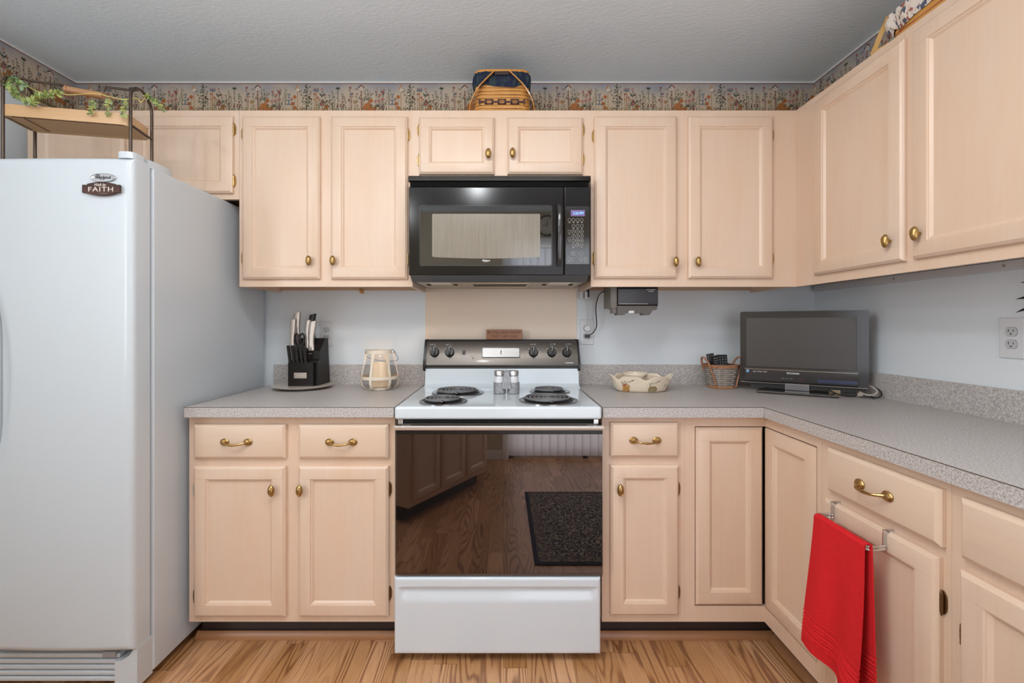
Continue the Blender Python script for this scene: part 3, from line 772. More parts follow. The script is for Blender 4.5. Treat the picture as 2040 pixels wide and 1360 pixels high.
# right run: drawer-and-door unit with the towel
y_a, y_b = yend-.0005, zx(1896, BX)
def run_unit(label, ya, yb, drx, dox, hs, kn=False, hingey=None):
    r = thing('base_cabinet', label, 'cabinet', (BX, (ya+yb)/2, 0), -PI/2); cy = (ya+yb)/2; l = lambda y: cy-y
    DX = BX-.019
    dz0, dz1 = .725, .852; oz0, oz1 = .135, .699
    ops = [(l(drx[0])+.012, l(drx[1])-.012, dz0+.01, dz1-.01), (l(dox[0])+.012, l(dox[1])-.012, oz0+.012, oz1-.012)]
    carcass(r, l(ya), l(yb), bB, bT, WR-BX-.002, ops, bottom='closed')
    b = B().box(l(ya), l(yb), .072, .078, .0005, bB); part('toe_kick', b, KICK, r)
    drawer(r, l(drx[0]), l(drx[1]), dz0, dz1, pl=True)
    d = door(r, l(dox[0]), l(dox[1]), oz0, oz1, sw=.05)
    e = l(dox[1]) if hs > 0 else l(dox[0])
    for z in (.64 if hs > 0 else .60, .19): hinge(d, e, z-.04, hs, k='dark')
    return r
DXp = BX-.019
run_unit('pickled maple base cabinet on the right with the red towel hanging from its door', y_a, y_b, (zx(1645, DXp), zx(1869, DXp)), (zx(1638, DXp)-.003, zx(1863, DXp)), 1)
run_unit('pickled maple base cabinet at the lower right corner of the view', y_b-.0005, .36, (zx(1908, DXp), .39), (zx(1906, DXp), .39), -1)

# ------------------------------------------------------------------ countertops with backsplash
CF = 1.614; CX = .952
def edge_seam(b, pts, z):
    for (xa, ya), (xb, yb) in zip(pts, pts[1:]):
        if abs(xa-xb) < 1e-6: b.box(xa-.0004, xa+.0004, min(ya, yb), max(ya, yb), z-.0016, z+.0002)
        else: b.box(min(xa, xb), max(xa, xb), ya-.0004, ya+.0004, z-.0016, z+.0002)
lx0 = PX(366, CF); lx1 = -.401
ct = thing('countertop', 'grey speckled laminate countertop left of the range', 'countertop', ((lx0+lx1)/2, CF+.3, CT-.038))
b = B().box(lx0, lx1, CF, WALL-.0205, CT-.038, CT, .0012, 1); part('slab', b, LAM, ct, world=True)
b = B(); edge_seam(b, [(lx0, CF), (lx1, CF)], CT); edge_seam(b, [(lx0, CF), (lx0, WALL-.03)], CT); part('edge_seam', b, SEAM, ct, world=True)
b = B().box(PX(545, 2.23), -.389, WALL-.020, WALL-.001, CT-.02, 1.014, .0012, 1); part('backsplash', b, LAM, ct, world=True)
ct = thing('countertop', 'L-shaped grey speckled laminate countertop right of the range', 'countertop', (CX, CF, CT-.038))
b = B(); rx = .364
b.prism([(rx, CF), (CX, CF), (CX, .36), (WR-.0205, .36), (WR-.0205, WALL-.0205), (rx, WALL-.0205)], CT-.038, CT, 'xy'); part('slab', b, LAM, ct, world=True)
b = B(); edge_seam(b, [(rx, CF), (CX, CF), (CX, .36)], CT); b.box(CX-.0006, CX+.0002, CF-.0006, CF+.0002, CT-.038, CT); part('edge_seam', b, SEAM, ct, world=True)
b = B().box(.372, WR-.001, WALL-.020, WALL-.001, CT-.02, 1.014, .0012, 1).box(WR-.020, WR-.001, .36, WALL-.0205, CT-.02, 1.014, .0012, 1); part('backsplash', b, LAM, ct, world=True)
# beige heat panel behind the range
b = B().box(PX(847.5, WALL), PX(1148.5, WALL), WALL-.004, WALL-.0003, .93, uB+.045)
solo('wall_panel', b, mat('beige_laminate', (.76, .62, .49), .35), 'plain beige laminate panel on the wall between range and microwave', 'wall panel')

# ------------------------------------------------------------------ outline helpers
def rr(x0, x1, z0, z1, r, n=5):
    """rounded rectangle outline"""
    p = []
    for cx, cz, a in ((x1-r, z1-r, 0), (x0+r, z1-r, 1), (x0+r, z0+r, 2), (x1-r, z0+r, 3)):
        for i in range(n+1):
            t = PI/2*(a+i/n); p.append((cx+r*math.cos(t), cz+r*math.sin(t)))
    return p
def sst(a, b, x):
    t = min(1, max(0, (x-a)/(b-a))); return t*t*(3-2*t)
def field(b, x0, x1, z0, z1, fn, nx, nz, back, edge=.02):
    """front surface y=fn(x,z) as a height field with extra columns near the edges, closed at y=back"""
    def axis(a, c, n):
        e = [a+edge*q for q in (0, .03, .09, .18, .32, .5, .72)]+[a+edge+(c-a-2*edge)*i/n for i in range(n+1)]+[c-edge*q for q in (.72, .5, .32, .18, .09, .03, 0)]
        return e
    X = axis(x0, x1, nx); Z = axis(z0, z1, nz); W = len(X); H = len(Z)
    vs = [(x, fn(x, z), z) for z in Z for x in X]
    fs = [(j*W+i, j*W+i+1, (j+1)*W+i+1, (j+1)*W+i) for j in range(H-1) for i in range(W-1)]
    ring = [i for i in range(W)]+[j*W+W-1 for j in range(1, H)]+[(H-1)*W+i for i in range(W-2, -1, -1)]+[j*W for j in range(H-2, 0, -1)]
    o = len(vs); vs += [(vs[i][0], back, vs[i][2]) for i in ring]; n = len(ring)
    fs += [(ring[i], ring[(i+1) % n], o+(i+1) % n, o+i) for i in range(n)]+[tuple(range(o, o+n))]
    b.add(vs, fs)
def edge_round(x, z, x0, x1, z0, z1, r, drop):
    d = 0
    for q in (x-x0, x1-x, z-z0, z1-z):
        if q < r: t = 1-max(q, 0)/r; d = max(d, (1-math.sqrt(max(0, 1-t*t))))
    return d*drop

# ------------------------------------------------------------------ refrigerator
FX1 = -1.200; FX0 = -2.035; FT = 1.752; FZ = 1.43
fr = thing('refrigerator', 'white side-by-side refrigerator at the left edge of the room', 'refrigerator', ((FX0+FX1)/2, 1.86, 0))
b = B().box(FX0, FX1, 1.515, 2.215, .03, FT, .006, 3); part('cabinet_body', b, FRIDGE, fr, world=True)
b = B().box(FX0+.012, FX1-.010, 1.5075, 1.515, .14, FT-.01); part('door_gasket', b, mat('gasket_grey', (.30, .30, .31), .6), fr, world=True)
xm = -1.672
def fdoor(x0, x1, sgn):
    hx = xm-.010*sgn; z0, z1 = .150, 1.760
    def fn(x, z):
        y = FZ+edge_round(x, z, x0, x1, z0, z1, .022, .020)
        y += .006*((x-(x0+x1)/2)/(x1-x0)*2)**2
        u = (x-hx)/.078; v = (z-1.04)/.30; r2 = u*u+v*v
        if r2 < 1.6: y += .024*(1-sst(.25, 1.25, r2))
        return y
    b = B(); field(b, x0, x1, z0, z1, fn, 60, 60, 1.507, .024)
    return part('door', b, FRIDGE, fr, world=True, angle=60)
d1 = fdoor(xm+.004, FX1-.006, 1)
fdoor(FX0+.004, xm-.004, -1)
# hinge covers
b = B().prism(rr(-1.262, -1.207, 1.436, 1.500, .018), 1.758, 1.779, 'xy'); part('hinge_cover', b, FRIDGE, fr, world=True)
b = B().prism([(-1.285, 1.503), (-1.208, 1.503), (-1.203, 1.53), (-1.203, 1.60), (-1.215, 1.618), (-1.26, 1.60), (-1.285, 1.54)], FT-.002, 1.776, 'xy'); part('hinge_cover', b, FRIDGE, fr, world=True)
# toe grille
b = B().box(FX0+.05, FX1-.075, 1.50, 1.52, .028, .135)
for i in range(5): b.box(FX0+.05, FX1-.075, 1.468, 1.505, .030+i*.0195, .045+i*.0195, .004)
part('toe_grille', b, FRIDGE, fr, world=True)
b = B().prism([(FX1-.078, .022), (FX1-.004, .022), (FX1-.004, .150), (FX1-.016, .150), (FX1-.030, .128), (FX1-.055, .112), (FX1-.078, .108)], 1.452, 1.516); part('foot_cover', b, FRIDGE, fr, world=True)
b = B().box(FX1-.13, FX1-.085, 1.463, 1.475, .112, .132, .003); part('roller_bracket', b, mat('grey_plastic', (.33, .33, .34), .5), fr, world=True)
b = B().cyl((FX1-.055, 1.50, .008), (FX1-.055, 1.52, .008), .014, n=14).cyl((FX1-.05, 2.15, .012), (FX1-.03, 2.15, .012), .012, n=14)
b = B().cyl((FX1-.05, 1.53, 0), (FX1-.05, 1.53, .031), .016, n=14); part('foot', b, BLACKM, fr, world=True)
b = B().cyl((FX1-.05, 2.16, 0), (FX1-.05, 2.16, .031), .016, n=14); part('foot', b, BLACKM, fr, world=True)
b = B().cyl((FX0+.05, 1.53, 0), (FX0+.05, 1.53, .031), .016, n=14); part('foot', b, BLACKM, fr, world=True)
# oval maker's badge
bx, bz = PX(205, FZ), PH(354, FZ); yb_ = FZ-.0005
b = B(); b.lathe([(.0415, -.006), (.0415, .0022), (.0395, .0034), (.0375, .0024), (.02, .0030), (0, .0032)], c=(bx, yb_+.002, bz), n=44, axis='y', sy=.34)
bd = part('badge', b, mat('badge_silver', (.55, .55, .56), .18, .8), fr, world=True, label='small oval silver badge')
def wtext(name, body, size, m, parent, x, y, z, **k):
    p = wm(parent).inverted() @ Vector((x, y, z)); return text(name, body, size, m, parent, p, **k)
wtext('badge_lettering', 'Whirlpool', .0145, DTXT, bd, bx, yb_-.0016, bz+.0005, sx=.82, shear=.25)
wtext('badge_lettering', 'GOLD', .005, DTXT, bd, bx-.016, yb_-.0016, bz+.0088)
b = B(); b.tube([(bx-.012, yb_-.0016, bz+.001), (bx-.006, yb_-.0018, bz-.008), (bx+.004, yb_-.0018, bz-.004), (bx+.014, yb_-.0016, bz+.006)], .0003, n=6)
part('badge_swoosh', b, DTXT, bd, world=True)
# magnet sign
sx_, sz_ = PX(205, FZ), PH(377, FZ)
pts = []
half = [(0, .0218), (.015, .0212), (.028, .0190), (.0445, .0155), (.0445, .0125), (.0605, .0125)]
pts = half+[(x, -z) for x, z in reversed(half)]+[(-x, -z) for x, z in half[1:]]+[(-x, z) for x, z in reversed(half[1:])]
b = B().prism([(sx_+x, sz_+z) for x, z in pts], FZ-.0075, FZ-.0010)
SIGNW = wood_mat('dark_plank_print', (.10, .05, .04, 1), (.035, .027, .026, 1), (.018, .015, .015, 1), 'x', rough=.7, scale=1.3, coat=0)
SIGNW.node_tree.nodes['Principled BSDF'].inputs['Specular IOR Level'].default_value = .15
sg = solo('magnet_sign', b, SIGNW, 'small dark wood-look magnet sign reading Walk by FAITH on the refrigerator door', 'magnet sign', origin=(sx_, FZ, sz_))
CREAM = mat('cream_print', (.68, .60, .54), .5)
text('sign_lettering', 'FAITH', .0215, CREAM, sg, (0, -.0078, -.0028), sx=1.32, space=1.12)
text('sign_lettering', 'Walk by', .0125, CREAM, sg, (-.004, -.0078, .0120), sx=.9, shear=.5)
text('sign_lettering', '2 Corinthians 5:7', .0042, mat('faint_print', (.30, .22, .2), .5), sg, (.008, -.0078, -.0150))

# ------------------------------------------------------------------ microwave over the range
MF = 1.841
mx0, mx1 = PX(813.5, MF), PX(1176.5, MF); mt = PH(349, MF)
mw = thing('microwave', 'black over-the-range microwave with keypad, hung under the short cabinet', 'microwave', ((mx0+mx1)/2, MF+.2, 1.40))
BODYB = mat('microwave_black', (.010, .008, .007), .16, spec=.5, ior=1.36)
b = B()
prof = [(MF+.022, 1.424), (MF+.022, mt-.001), (WALL-.006, mt-.001), (WALL-.006, 1.404), (MF+.062, 1.4005)]
b.prism(prof, mx0+.003, mx1-.003, 'yz'); part('body', b, BODYB, mw, world=True, angle=20)
# top visor and vent slot
z1, z0 = PH(349, MF), PH(360, MF)
b = B().prism([(MF-.004, z0), (MF-.001, z0-.002), (MF+.0215, z0-.002), (MF+.0215, mt), (MF+.006, mt), (MF-.002, mt-.006)], mx0, mx1, 'yz'); part('vent_visor', b, BODYB, mw, world=True)
b = B()
for i in range(4): b.box(mx0+.006, mx1-.006, MF+.004, MF+.0215, PH(371, MF)+.002+i*.005, PH(371, MF)+.0035+i*.005)
part('vent_louver', b, VOID, mw, world=True)
# door
dx0, dx1 = PX(814, MF), PX(1123.2, MF); dz0, dz1 = PH(548, MF), PH(372, MF)
b = B().box(dx0, dx1, MF, MF+.0215, dz0, dz1, .004, 3); dm = part('door', b, BODYB, mw, world=True)
wx0, wx1, wz0, wz1 = PX(836, MF), PX(1100, MF), PH(530, MF), PH(409, MF)
def frame_ring(b, outer, inner, y0, y1, plane='xz'):
    n = len(outer); vs = [(x, y1, z) for x, z in outer]+[(x, y0, z) for x, z in outer]+[(x, y0, z) for x, z in inner]+[(x, y1, z) for x, z in inner]
    b.add(vs, [(k*n+i, k*n+(i+1) % n, (k+1)*n+(i+1) % n, (k+1)*n+i) for k in range(3) for i in range(n)])
b = B(); frame_ring(b, rr(wx0, wx1, wz0, wz1, .010), rr(wx0+.004, wx1-.004, wz0+.004, wz1-.004, .008), MF-.003, MF+.001)
part('window_bezel', b, mat('bezel_black', (.05, .045, .043), .12, coat=.5), dm, world=True)
b = B().prism(rr(wx0+.0045, wx1-.0045, wz0+.0045, wz1-.0045, .008), MF-.0012, MF+.001); part('window_surround', b, mat('window_black', (.008, .007, .007), .03, spec=.9, ior=1.7), dm, world=True)
# screened window pane, curved bottom edge
px0, px1, pz0, pz1 = PX(861, MF), PX(1076, MF), PH(512, MF), PH(426, MF)
pts = [(px1, pz1-.003), (px1-.003, pz1), (px0+.003, pz1), (px0, pz1-.003), (px0, pz0+.004), (px0+.004, pz0)]
pts += [(px0+(px1-px0)*t, pz0-.006*math.sin(PI*t)) for t in [i/14 for i in range(1, 14)]]+[(px1-.004, pz0), (px1, pz0+.004)]
b = B().prism(pts, MF-.0018, MF-.0010)
part('window_pane', b, mat('screened_glass', (.215, .185, .145), .22, spec=.6, coat=.8, vary=((160, 160, 6), (.25, .22, .175), .35, .65)), dm, world=True)
lx, lz = PX(968, MF), PH(519, MF)
wtext('logo', 'Whirlpool', .0105, WTXT, dm, lx, MF-.0015, lz, sx=.75, shear=.3, bold=.0002)
b = B(); b.tube([(lx-.002+.0085*math.cos(a), MF-.0016, lz-.001+.0055*math.sin(a)) for a in [PI*(.9+1.3*i/12) for i in range(13)]], .00035, n=6); part('logo', b, WTXT, dm, world=True)
# handle
hx = PX(1113.5, MF)
b = B(); hz0, hz1 = PH(530, MF), PH(407, MF); n = 24
def hfn(u, v):
    z = hz0+(hz1-hz0)*v; bow = math.sin(PI*min(1, max(0, v)))**.5
    a = 2*PI*u; y = MF-.004-.030*bow
    return (hx+.0088*math.copysign(abs(math.cos(a))**.7, math.cos(a)), y+.007*math.copysign(abs(math.sin(a))**.7, math.sin(a)), z)
b.grid(hfn, 20, n, True); b.box(hx-.007, hx+.007, MF-.012, MF+.001, hz0, hz0+.012, .002); b.box(hx-.007, hx+.007, MF-.012, MF+.001, hz1-.012, hz1, .002)
part('handle', b, mat('handle_black', (.03, .028, .027), .12, coat=.6), dm, world=True)
# control column
cx0, cx1 = PX(1124.6, MF), mx1
b = B().box(cx0, cx1, MF, MF+.0215, dz0, dz1, .003, 2); cp = part('control_panel', b, BODYB, mw, world=True)
kx0, kx1, kz0, kz1 = PX(1127, MF), PX(1174, MF), PH(526, MF), PH(411, MF)
b = B(); b.prism(rr(kx0, kx1, kz0, kz1, .004), MF-.0015, MF+.001); kp = part('keypad_plate', b, mat('keypad_black', (.010, .008, .008), .06, spec=.8, ior=1.6), cp, world=True)
yk = MF-.0016
b = B().prism(rr(PX(1137, MF), PX(1165, MF), PH(430.5, MF), PH(418.5, MF), .001), yk-.0004, yk+.0002)
ds = part('clock_display', b, mat('display_violet', (.10, .07, .14), .2, emit=(.20, .13, .33), estr=.55), cp, world=True)
wtext('display_digits', '2:26 PM', .0145, mat('display_blue', (.1, .3, .8), .4, emit=(.16, .55, 1.0), estr=1.3), cp, PX(1152, MF), yk-.0006, PH(425, MF), sx=.92)
KR = B(); KD = []
def key(px, py, r=3.2, d=None, cap=None):
    x, z = PX(px, MF), PH(py, MF); R = r/478
    o = [(x+R*math.cos(2*PI*i/18), z+R*math.sin(2*PI*i/18)) for i in range(18)]; q = [(x+(R-.0009)*math.cos(2*PI*i/18), z+(R-.0009)*math.sin(2*PI*i/18)) for i in range(18)]
    KR.add([(a, yk-.0002, c) for a, c in o]+[(a, yk-.0002, c) for a, c in q], [(i, (i+1) % 18, 18+(i+1) % 18, 18+i) for i in range(18)])
    if d: wtext('key_digit', d, .0068, WTXT, cp, x, yk-.0003, z, ext=.0001)
    if cap: KD.append((x, z-R-.0030, cap))
zz = lambda q: 400+q*140/1360; xx = lambda q: 1120+q*60/583
for q in (140, 218, 298, 378): key(xx(q), zz(372), 3.3, cap=.009)
for q in (218, 298, 378): key(xx(q), zz(485), 3.3, cap=.009)
for j, yq in enumerate((597, 684, 770)):
    for i, q in enumerate((216, 296, 376)): key(xx(q), zz(yq), 3.9, str(3*j+i+1))
key(xx(296), zz(857), 3.9, '0'); key(xx(216), zz(857), 3.2, cap=.010); key(xx(376), zz(857), 3.0, cap=.008)
key(xx(138), zz(597), 3.0, cap=.006); key(xx(138), zz(730), 3.0, cap=.008)
key(xx(215), zz(1020), 4.3); key(xx(215), zz(1020), 2.0); key(xx(374), zz(1014), 3.8, cap=.004)
for q in (134, 214, 372, 450): key(xx(q), zz(1127), 3.2, cap=.006)
for x, z, wd in KD: KR.box(x-wd/2, x+wd/2, yk-.0003, yk-.0001, z-.0007, z+.0004).box(x-wd*.35, x+wd*.35, yk-.0003, yk-.0001, z-.0024, z-.0014)
part('key_print', KR, GREYTXT, cp, world=True)
# slanted chin and underside fittings
b = B().prism([(MF+.006, 1.4235), (MF+.021, 1.4235), (MF+.066, 1.4038), (MF+.060, 1.3985)], mx0+.006, mx1-.006, 'yz'); part('chin', b, mat('chin_grey', (.10, .10, .105), .22, coat=.5), mw, world=True)
b = B().box(mx0+.02, mx1-.02, MF+.064, WALL-.012, 1.3985, 1.4035); bp_ = part('underside_plate', b, mat('underside_metal', (.42, .37, .30), .35, .5), mw, world=True)
b = B()
for s in (-1, 1):
    cxx = (mx0+mx1)/2+s*.262; b2 = B().box(cxx-.045, cxx+.045, 1.915, 2.00, 1.3965, 1.3988, .001); part('lamp_cover', b2, mat('frosted_lens', (.75, .72, .64), .3), mw, world=True)
    b3 = B().box(cxx+s*.052, cxx+s*.068, 1.99, 2.03, 1.396, 1.3985); b3.box(cxx-s*.052, cxx-s*.070, 1.99, 2.03, 1.396, 1.3985); part('vent_slot', b3, VOID, mw, world=True)
cm = (mx0+mx1)/2
b = B().box(cm-.13, cm+.13, 1.93, 1.945, 1.3945, 1.3988, .001).box(cm-.13, cm+.13, 2.10, 2.115, 1.3945, 1.3988, .001).box(cm-.13, cm-.122, 1.945, 2.10, 1.3955, 1.3988).box(cm+.122, cm+.13, 1.945, 2.10, 1.3955, 1.3988)
part('filter_frame', b, mat('filter_metal', (.50, .40, .28), .3, .6), mw, world=True)
b = B()
for i in range(17): b.box(cm-.121, cm+.121, 1.947+i*.009, 1.951+i*.009, 1.3968, 1.3985)
part('filter_mesh', b, mat('filter_dark', (.12, .10, .08), .5, .3), mw, world=True)

# ------------------------------------------------------------------ range
SF = 1.592
rg = thing('range', 'white freestanding electric coil range with black glass oven door', 'range', (-.015, 1.9, 0))
sx0, sx1 = PX(785.5, SF), PX(1199.5, SF); CTZ = .920
b = B().box(sx0+.006, sx1-.004, 1.632, 2.20, .035, .872, .003); part('body', b, RANGEW, rg, world=True)
for x in (sx0+.05, sx1-.05):
    for y in (1.66, 2.15):
        b = B().cyl((x, y, 0), (x, y, .036), .017, n=16).cyl((x, y, .012), (x, y, .016), .022, n=16); part('foot', b, BLACKM, rg, world=True)
# cooktop: shallow tray with raised rim, riser behind
def top_fn():
    b = B()
    b.box(sx0, sx1, SF, 2.135, .873, CTZ, .010, 4)
    rx0, rx1 = PX(848, 2.14), PX(1152, 2.14)
    prof = [(2.085, CTZ-.001), (2.11, CTZ+.004), (2.124, CTZ+.014), (2.128, CTZ+.03), (2.130, 1.006), (2.222, 1.006), (2.222, .88), (2.085, .88)]
    b.prism(prof, rx0, rx1, 'yz')
    return b
part('cooktop', top_fn(), RANGEW, rg, world=True)
b = B().prism(rr(PX(940, 2.1), PX(985, 2.1), CTZ+.034, CTZ+.037, .001), 2.1275, 2.129)
CHROMED = mat('drip_pan_chrome', (.30, .30, .31), .22, 1); COIL = mat('burner_coil_grey', (.17, .17, .175), .45, .3); COILD = mat('coil_support', (.03, .03, .03), .5, .5)
def burner(name, px, y, rad, turns):
    x = PX(px, y)
    b = B(); R = rad
    b.lathe([(R, 0), (R, .0035), (R-.004, .0050), (R-.012, .0035), (R-.020, .0010), (R*.45, .0006), (R*.2, .0004), (0, .0004)], c=(x, y, CTZ+.0002), n=48)
    dp = part('drip_pan', b, CHROMED, rg, world=True)
    b = B(); b.lathe([(R-.0195, .0019), (R*.3, .0012), (0, .0011)], c=(x, y, CTZ), n=40); part('pan_well', b, COILD, dp, world=True)
    b = B(); pts = []; N = int(turns*40); r0 = .018; r1 = R-.022
    for i in range(N+1):
        a = 2*PI*turns*i/N; r = r0+(r1-r0)*i/N; pts.append((x+r*math.cos(a+1), y+r*math.sin(a+1), CTZ+.0135))
    pts.append((pts[-1][0]*.6+x*.4, y+r1*.9, CTZ+.006))
    b.tube(pts, .0040, n=8); b.lathe([(0, 0), (.012, 0), (.012, .002), (0, .002)], c=(x, y, CTZ+.015), n=20)
    part('burner_coil', b, COIL, rg, world=True)
    b = B()
    for k in range(3):
        a = 2*PI*k/3+.5; b.tube([(x, y, CTZ+.006), (x+(r1+.004)*math.cos(a), y+(r1+.004)*math.sin(a), CTZ+.006)], .003, n=4)
    part('coil_support', b, COILD, rg, world=True)
burner('', 883.5, 1.700, .0925, 3.6); burner('', 912.5, 1.922, .1130, 4.6)
burner('', 1095, 1.955, .0890, 3.6); burner('', 1092.5, 1.722, .1145, 4.6)
# backguard with control panel leaning back
def bgY(z): return 2.122+(z-1.005)*.36
def BGP(px, py):
    z = 1.07
    for _ in range(8): z = PH(py, bgY(z))
    y = bgY(z); return Vector((PX(px, y), y, z))
gx0, gx1 = PX(846, 2.14), PX(1153, 2.14); zt_ = PH(677, 2.18); zb_ = PH(733, 2.14)
PAN = mat('control_panel_bronze', (.115, .10, .088), .33, .8, coat=.12)
b = B().prism([(bgY(zb_+.012), zb_+.012), (bgY(zt_-.01), zt_-.01), (bgY(zt_)+.006, zt_), (2.232, zt_), (2.232, zb_-.004), (2.132, zb_-.004), (2.125, zb_+.004)], gx0+.006, gx1-.006, 'yz')
part('backguard', b, PAN, rg, world=True)
b = B().prism([(bgY(zt_)-.002, zt_-.014), (bgY(zt_)-.002, zt_-.003), (bgY(zt_)+.004, zt_+.002), (2.234, zt_+.002), (2.234, zt_-.006), (bgY(zt_)+.004, zt_-.014)], gx0+.004, gx1-.004, 'yz'); part('top_trim', b, BLACKP, rg, world=True)
b = B().prism([(2.1195, zb_+.016), (2.119, zb_+.010), (2.123, zb_+.006), (2.135, zb_+.006), (2.135, zb_+.016)], gx0+.004, gx1-.004, 'yz'); part('lower_trim', b, BLACKP, rg, world=True)
for x0, x1 in ((gx0-.004, gx0+.007), (gx1-.007, gx1+.004)):
    b = B().prism([(2.112, zb_-.001), (2.110, zb_+.02), (bgY(zt_)-.007, zt_-.008), (bgY(zt_), zt_+.003), (2.234, zt_+.003), (2.234, zb_-.012), (2.125, zb_-.012)], x0, x1, 'yz'); part('end_cap', b, BLACKP, rg, world=True)
TILT = -math.atan(.36)
def on_panel(px, py, off=0.0):
    p = BGP(px, py); n = Vector((0, -math.cos(-TILT), math.sin(-TILT))); return p+n*off
kb = B(); kb.lathe([(.0225, 0), (.0225, .003), (.0205, .006), (.0195, .012), (.018, .0135), (0, .0135)], n=32, axis='y')
kb.box(-.0052, .0052, -.031, -.012, -.0205, .0205, .0022, 2)
KNB = kb.mesh('control_knob', BLACKP)
pb = B(); pb.box(-.0008, .0008, -.0315, -.0305, .004, .019); PNT = pb.mesh('pointer_line', WTXT)
rinv = wm(rg).inverted()
def dial(px, py, scale=1, dz=True):
    k = part('control_knob', None, None, rg, loc=rinv @ on_panel(px, py, .0005), raw=KNB); k.rotation_euler = (TILT, 0, 0)
    q = part('pointer_line', None, None, k, raw=PNT)
    return k
def ptxt(s, size, px, py, m=WTXT, **k):
    return text('panel_print', s, size, m, rg, rinv @ on_panel(px, py, .0006), rot=(PI/2+TILT, 0, 0), **k)
z6 = lambda q: 840+q/6.375; y6 = lambda q: 670+q/6.375
SQ = B()
def square(px, py, m='b'):
    o = on_panel(px, py, .0006); c, s_ = math.cos(-TILT), math.sin(-TILT)
    xf = Matrix.Translation(o) @ Matrix.Rotation(TILT, 4, 'X')
    for i in range(2):
        for j in range(2): SQ.box(-.004+i*.0042, -.0004+i*.0042, -.0003, .0001, -.004+j*.0042, -.0004+j*.0042, xf=xf)
for q, t, sxp in ((165, 'FRONT', -1), (357, 'REAR', -1), (1652, 'REAR', 1), (1842, 'FRONT', 1)):
    dial(z6(q), y6(205)); ptxt('OFF', .0058, z6(q+2), y6(132)); ptxt('MED', .0050, z6(q-4), y6(276)); ptxt('HI', .0052, z6(q+58), y6(154)); ptxt('LO', .0052, z6(q-54), y6(156))
    ptxt(t, .0056, z6(q-sxp*-32), y6(104 if sxp < 0 else 97)); square(z6(q+(8 if sxp < 0 else -8)), y6(100))
dial(z6(1420), y6(205)); ptxt('OVEN TEMP', .0056, z6(1415), y6(101)); ptxt('OFF', .005, z6(1415), y6(134))
for k in range(9):
    a = -2.35+4.7*k/8; ptxt(str((150, 200, 250, 300, 350, 400, 450, 500, 550)[k]), .0042, z6(1420+82*math.cos(a-PI/2)), y6(208-72*math.sin(a-PI/2)), m=CREAM)
part('burner_symbol', SQ, mat('print_blue', (.30, .42, .52), .4), rg, world=True)
ptxt('HOTPOINT', .0078, z6(1877), y6(336), bold=.0002)
ptxt('OVEN', .0045, z6(628), y6(153), m=GREYTXT); ptxt('SURFACE UNIT', .0042, z6(643), y6(255), m=GREYTXT); ptxt('LIGHT', .0042, z6(537), y6(253), m=GREYTXT)
xfp = lambda px, py, o=0: Matrix.Translation(on_panel(px, py, o)) @ Matrix.Rotation(TILT, 4, 'X')
b = B().box(-.0085, .0085, -.002, .001, -.0118, .0118, .002, xf=xfp(z6(537), y6(204))); sw_ = part('rocker_switch', b, BLACKP, rg, world=True)
b = B().box(-.005, .005, -.0045, -.0015, -.006, .008, .001, xf=xfp(z6(537), y6(204))); part('rocker', b, BLACKM, sw_, world=True)
for q, yq in ((655, 131), (650, 277)):
    b = B(); b.lathe([(.0032, 0), (.0032, .0015), (.0022, .0018), (.002, .0010), (0, .0010)], n=16, axis='y', xf=xfp(z6(q), y6(yq))); part('indicator_light', b, BLACKP, rg, world=True)
# clock window
c0, c1, r0_, r1_ = z6(765), z6(1248), y6(128), y6(280)
pc = on_panel((c0+c1)/2, (r0_+r1_)/2); hw = (c1-c0)/2/409; hh = .0265
X_ = xfp((c0+c1)/2, (r0_+r1_)/2)
def ringx(b, o, i, y0, y1, xf):
    n = len(o); vs = [Vector((x, y1, z)) for x, z in o]+[Vector((x, y0, z)) for x, z in o]+[Vector((x, y0, z)) for x, z in i]+[Vector((x, y1, z)) for x, z in i]
    b.add([xf @ v for v in vs], [(k*n+j, k*n+(j+1) % n, (k+1)*n+(j+1) % n, (k+1)*n+j) for k in range(3) for j in range(n)])
b = B(); ringx(b, rr(-hw, hw, -hh, hh, .006), rr(-hw+.003, hw-.003, -hh+.003, hh-.003, .005), -.004, .0, X_); ck = part('clock_bezel', b, BLACKP, rg, world=True)
b = B().prism(rr(-hw+.003, hw-.003, -hh+.003, hh-.003, .005), -.0010, .0002, xf=X_); part('clock_face', b, mat('clock_silver', (.26, .25, .24), .3, .5, coat=.2), rg, world=True)
b = B(); 
for k in range(12):
    a = 2*PI*k/12; b.box(-.0004, .0004, -.0016, -.0011, .012, .015, xf=X_ @ Matrix.Rotation(a, 4, 'Y'))
part('clock_mark', b, CREAM, rg, world=True)
b = B().prism([(-.0010, 0), (-.003, .007), (0, .013), (.003, .007), (.0010, 0)], -.0022, -.0014, xf=X_ @ Matrix.Rotation(.15, 4, 'Y')); b.prism([(-.001, 0), (-.002, -.006), (0, -.011), (.003, -.006), (.001, 0)], -.0022, -.0014, xf=X_); b.cyl(X_ @ Vector((0, -.001, 0)), X_ @ Vector((0, -.003, 0)), .002, n=10)
part('clock_hand', b, BLACKM, rg, world=True)
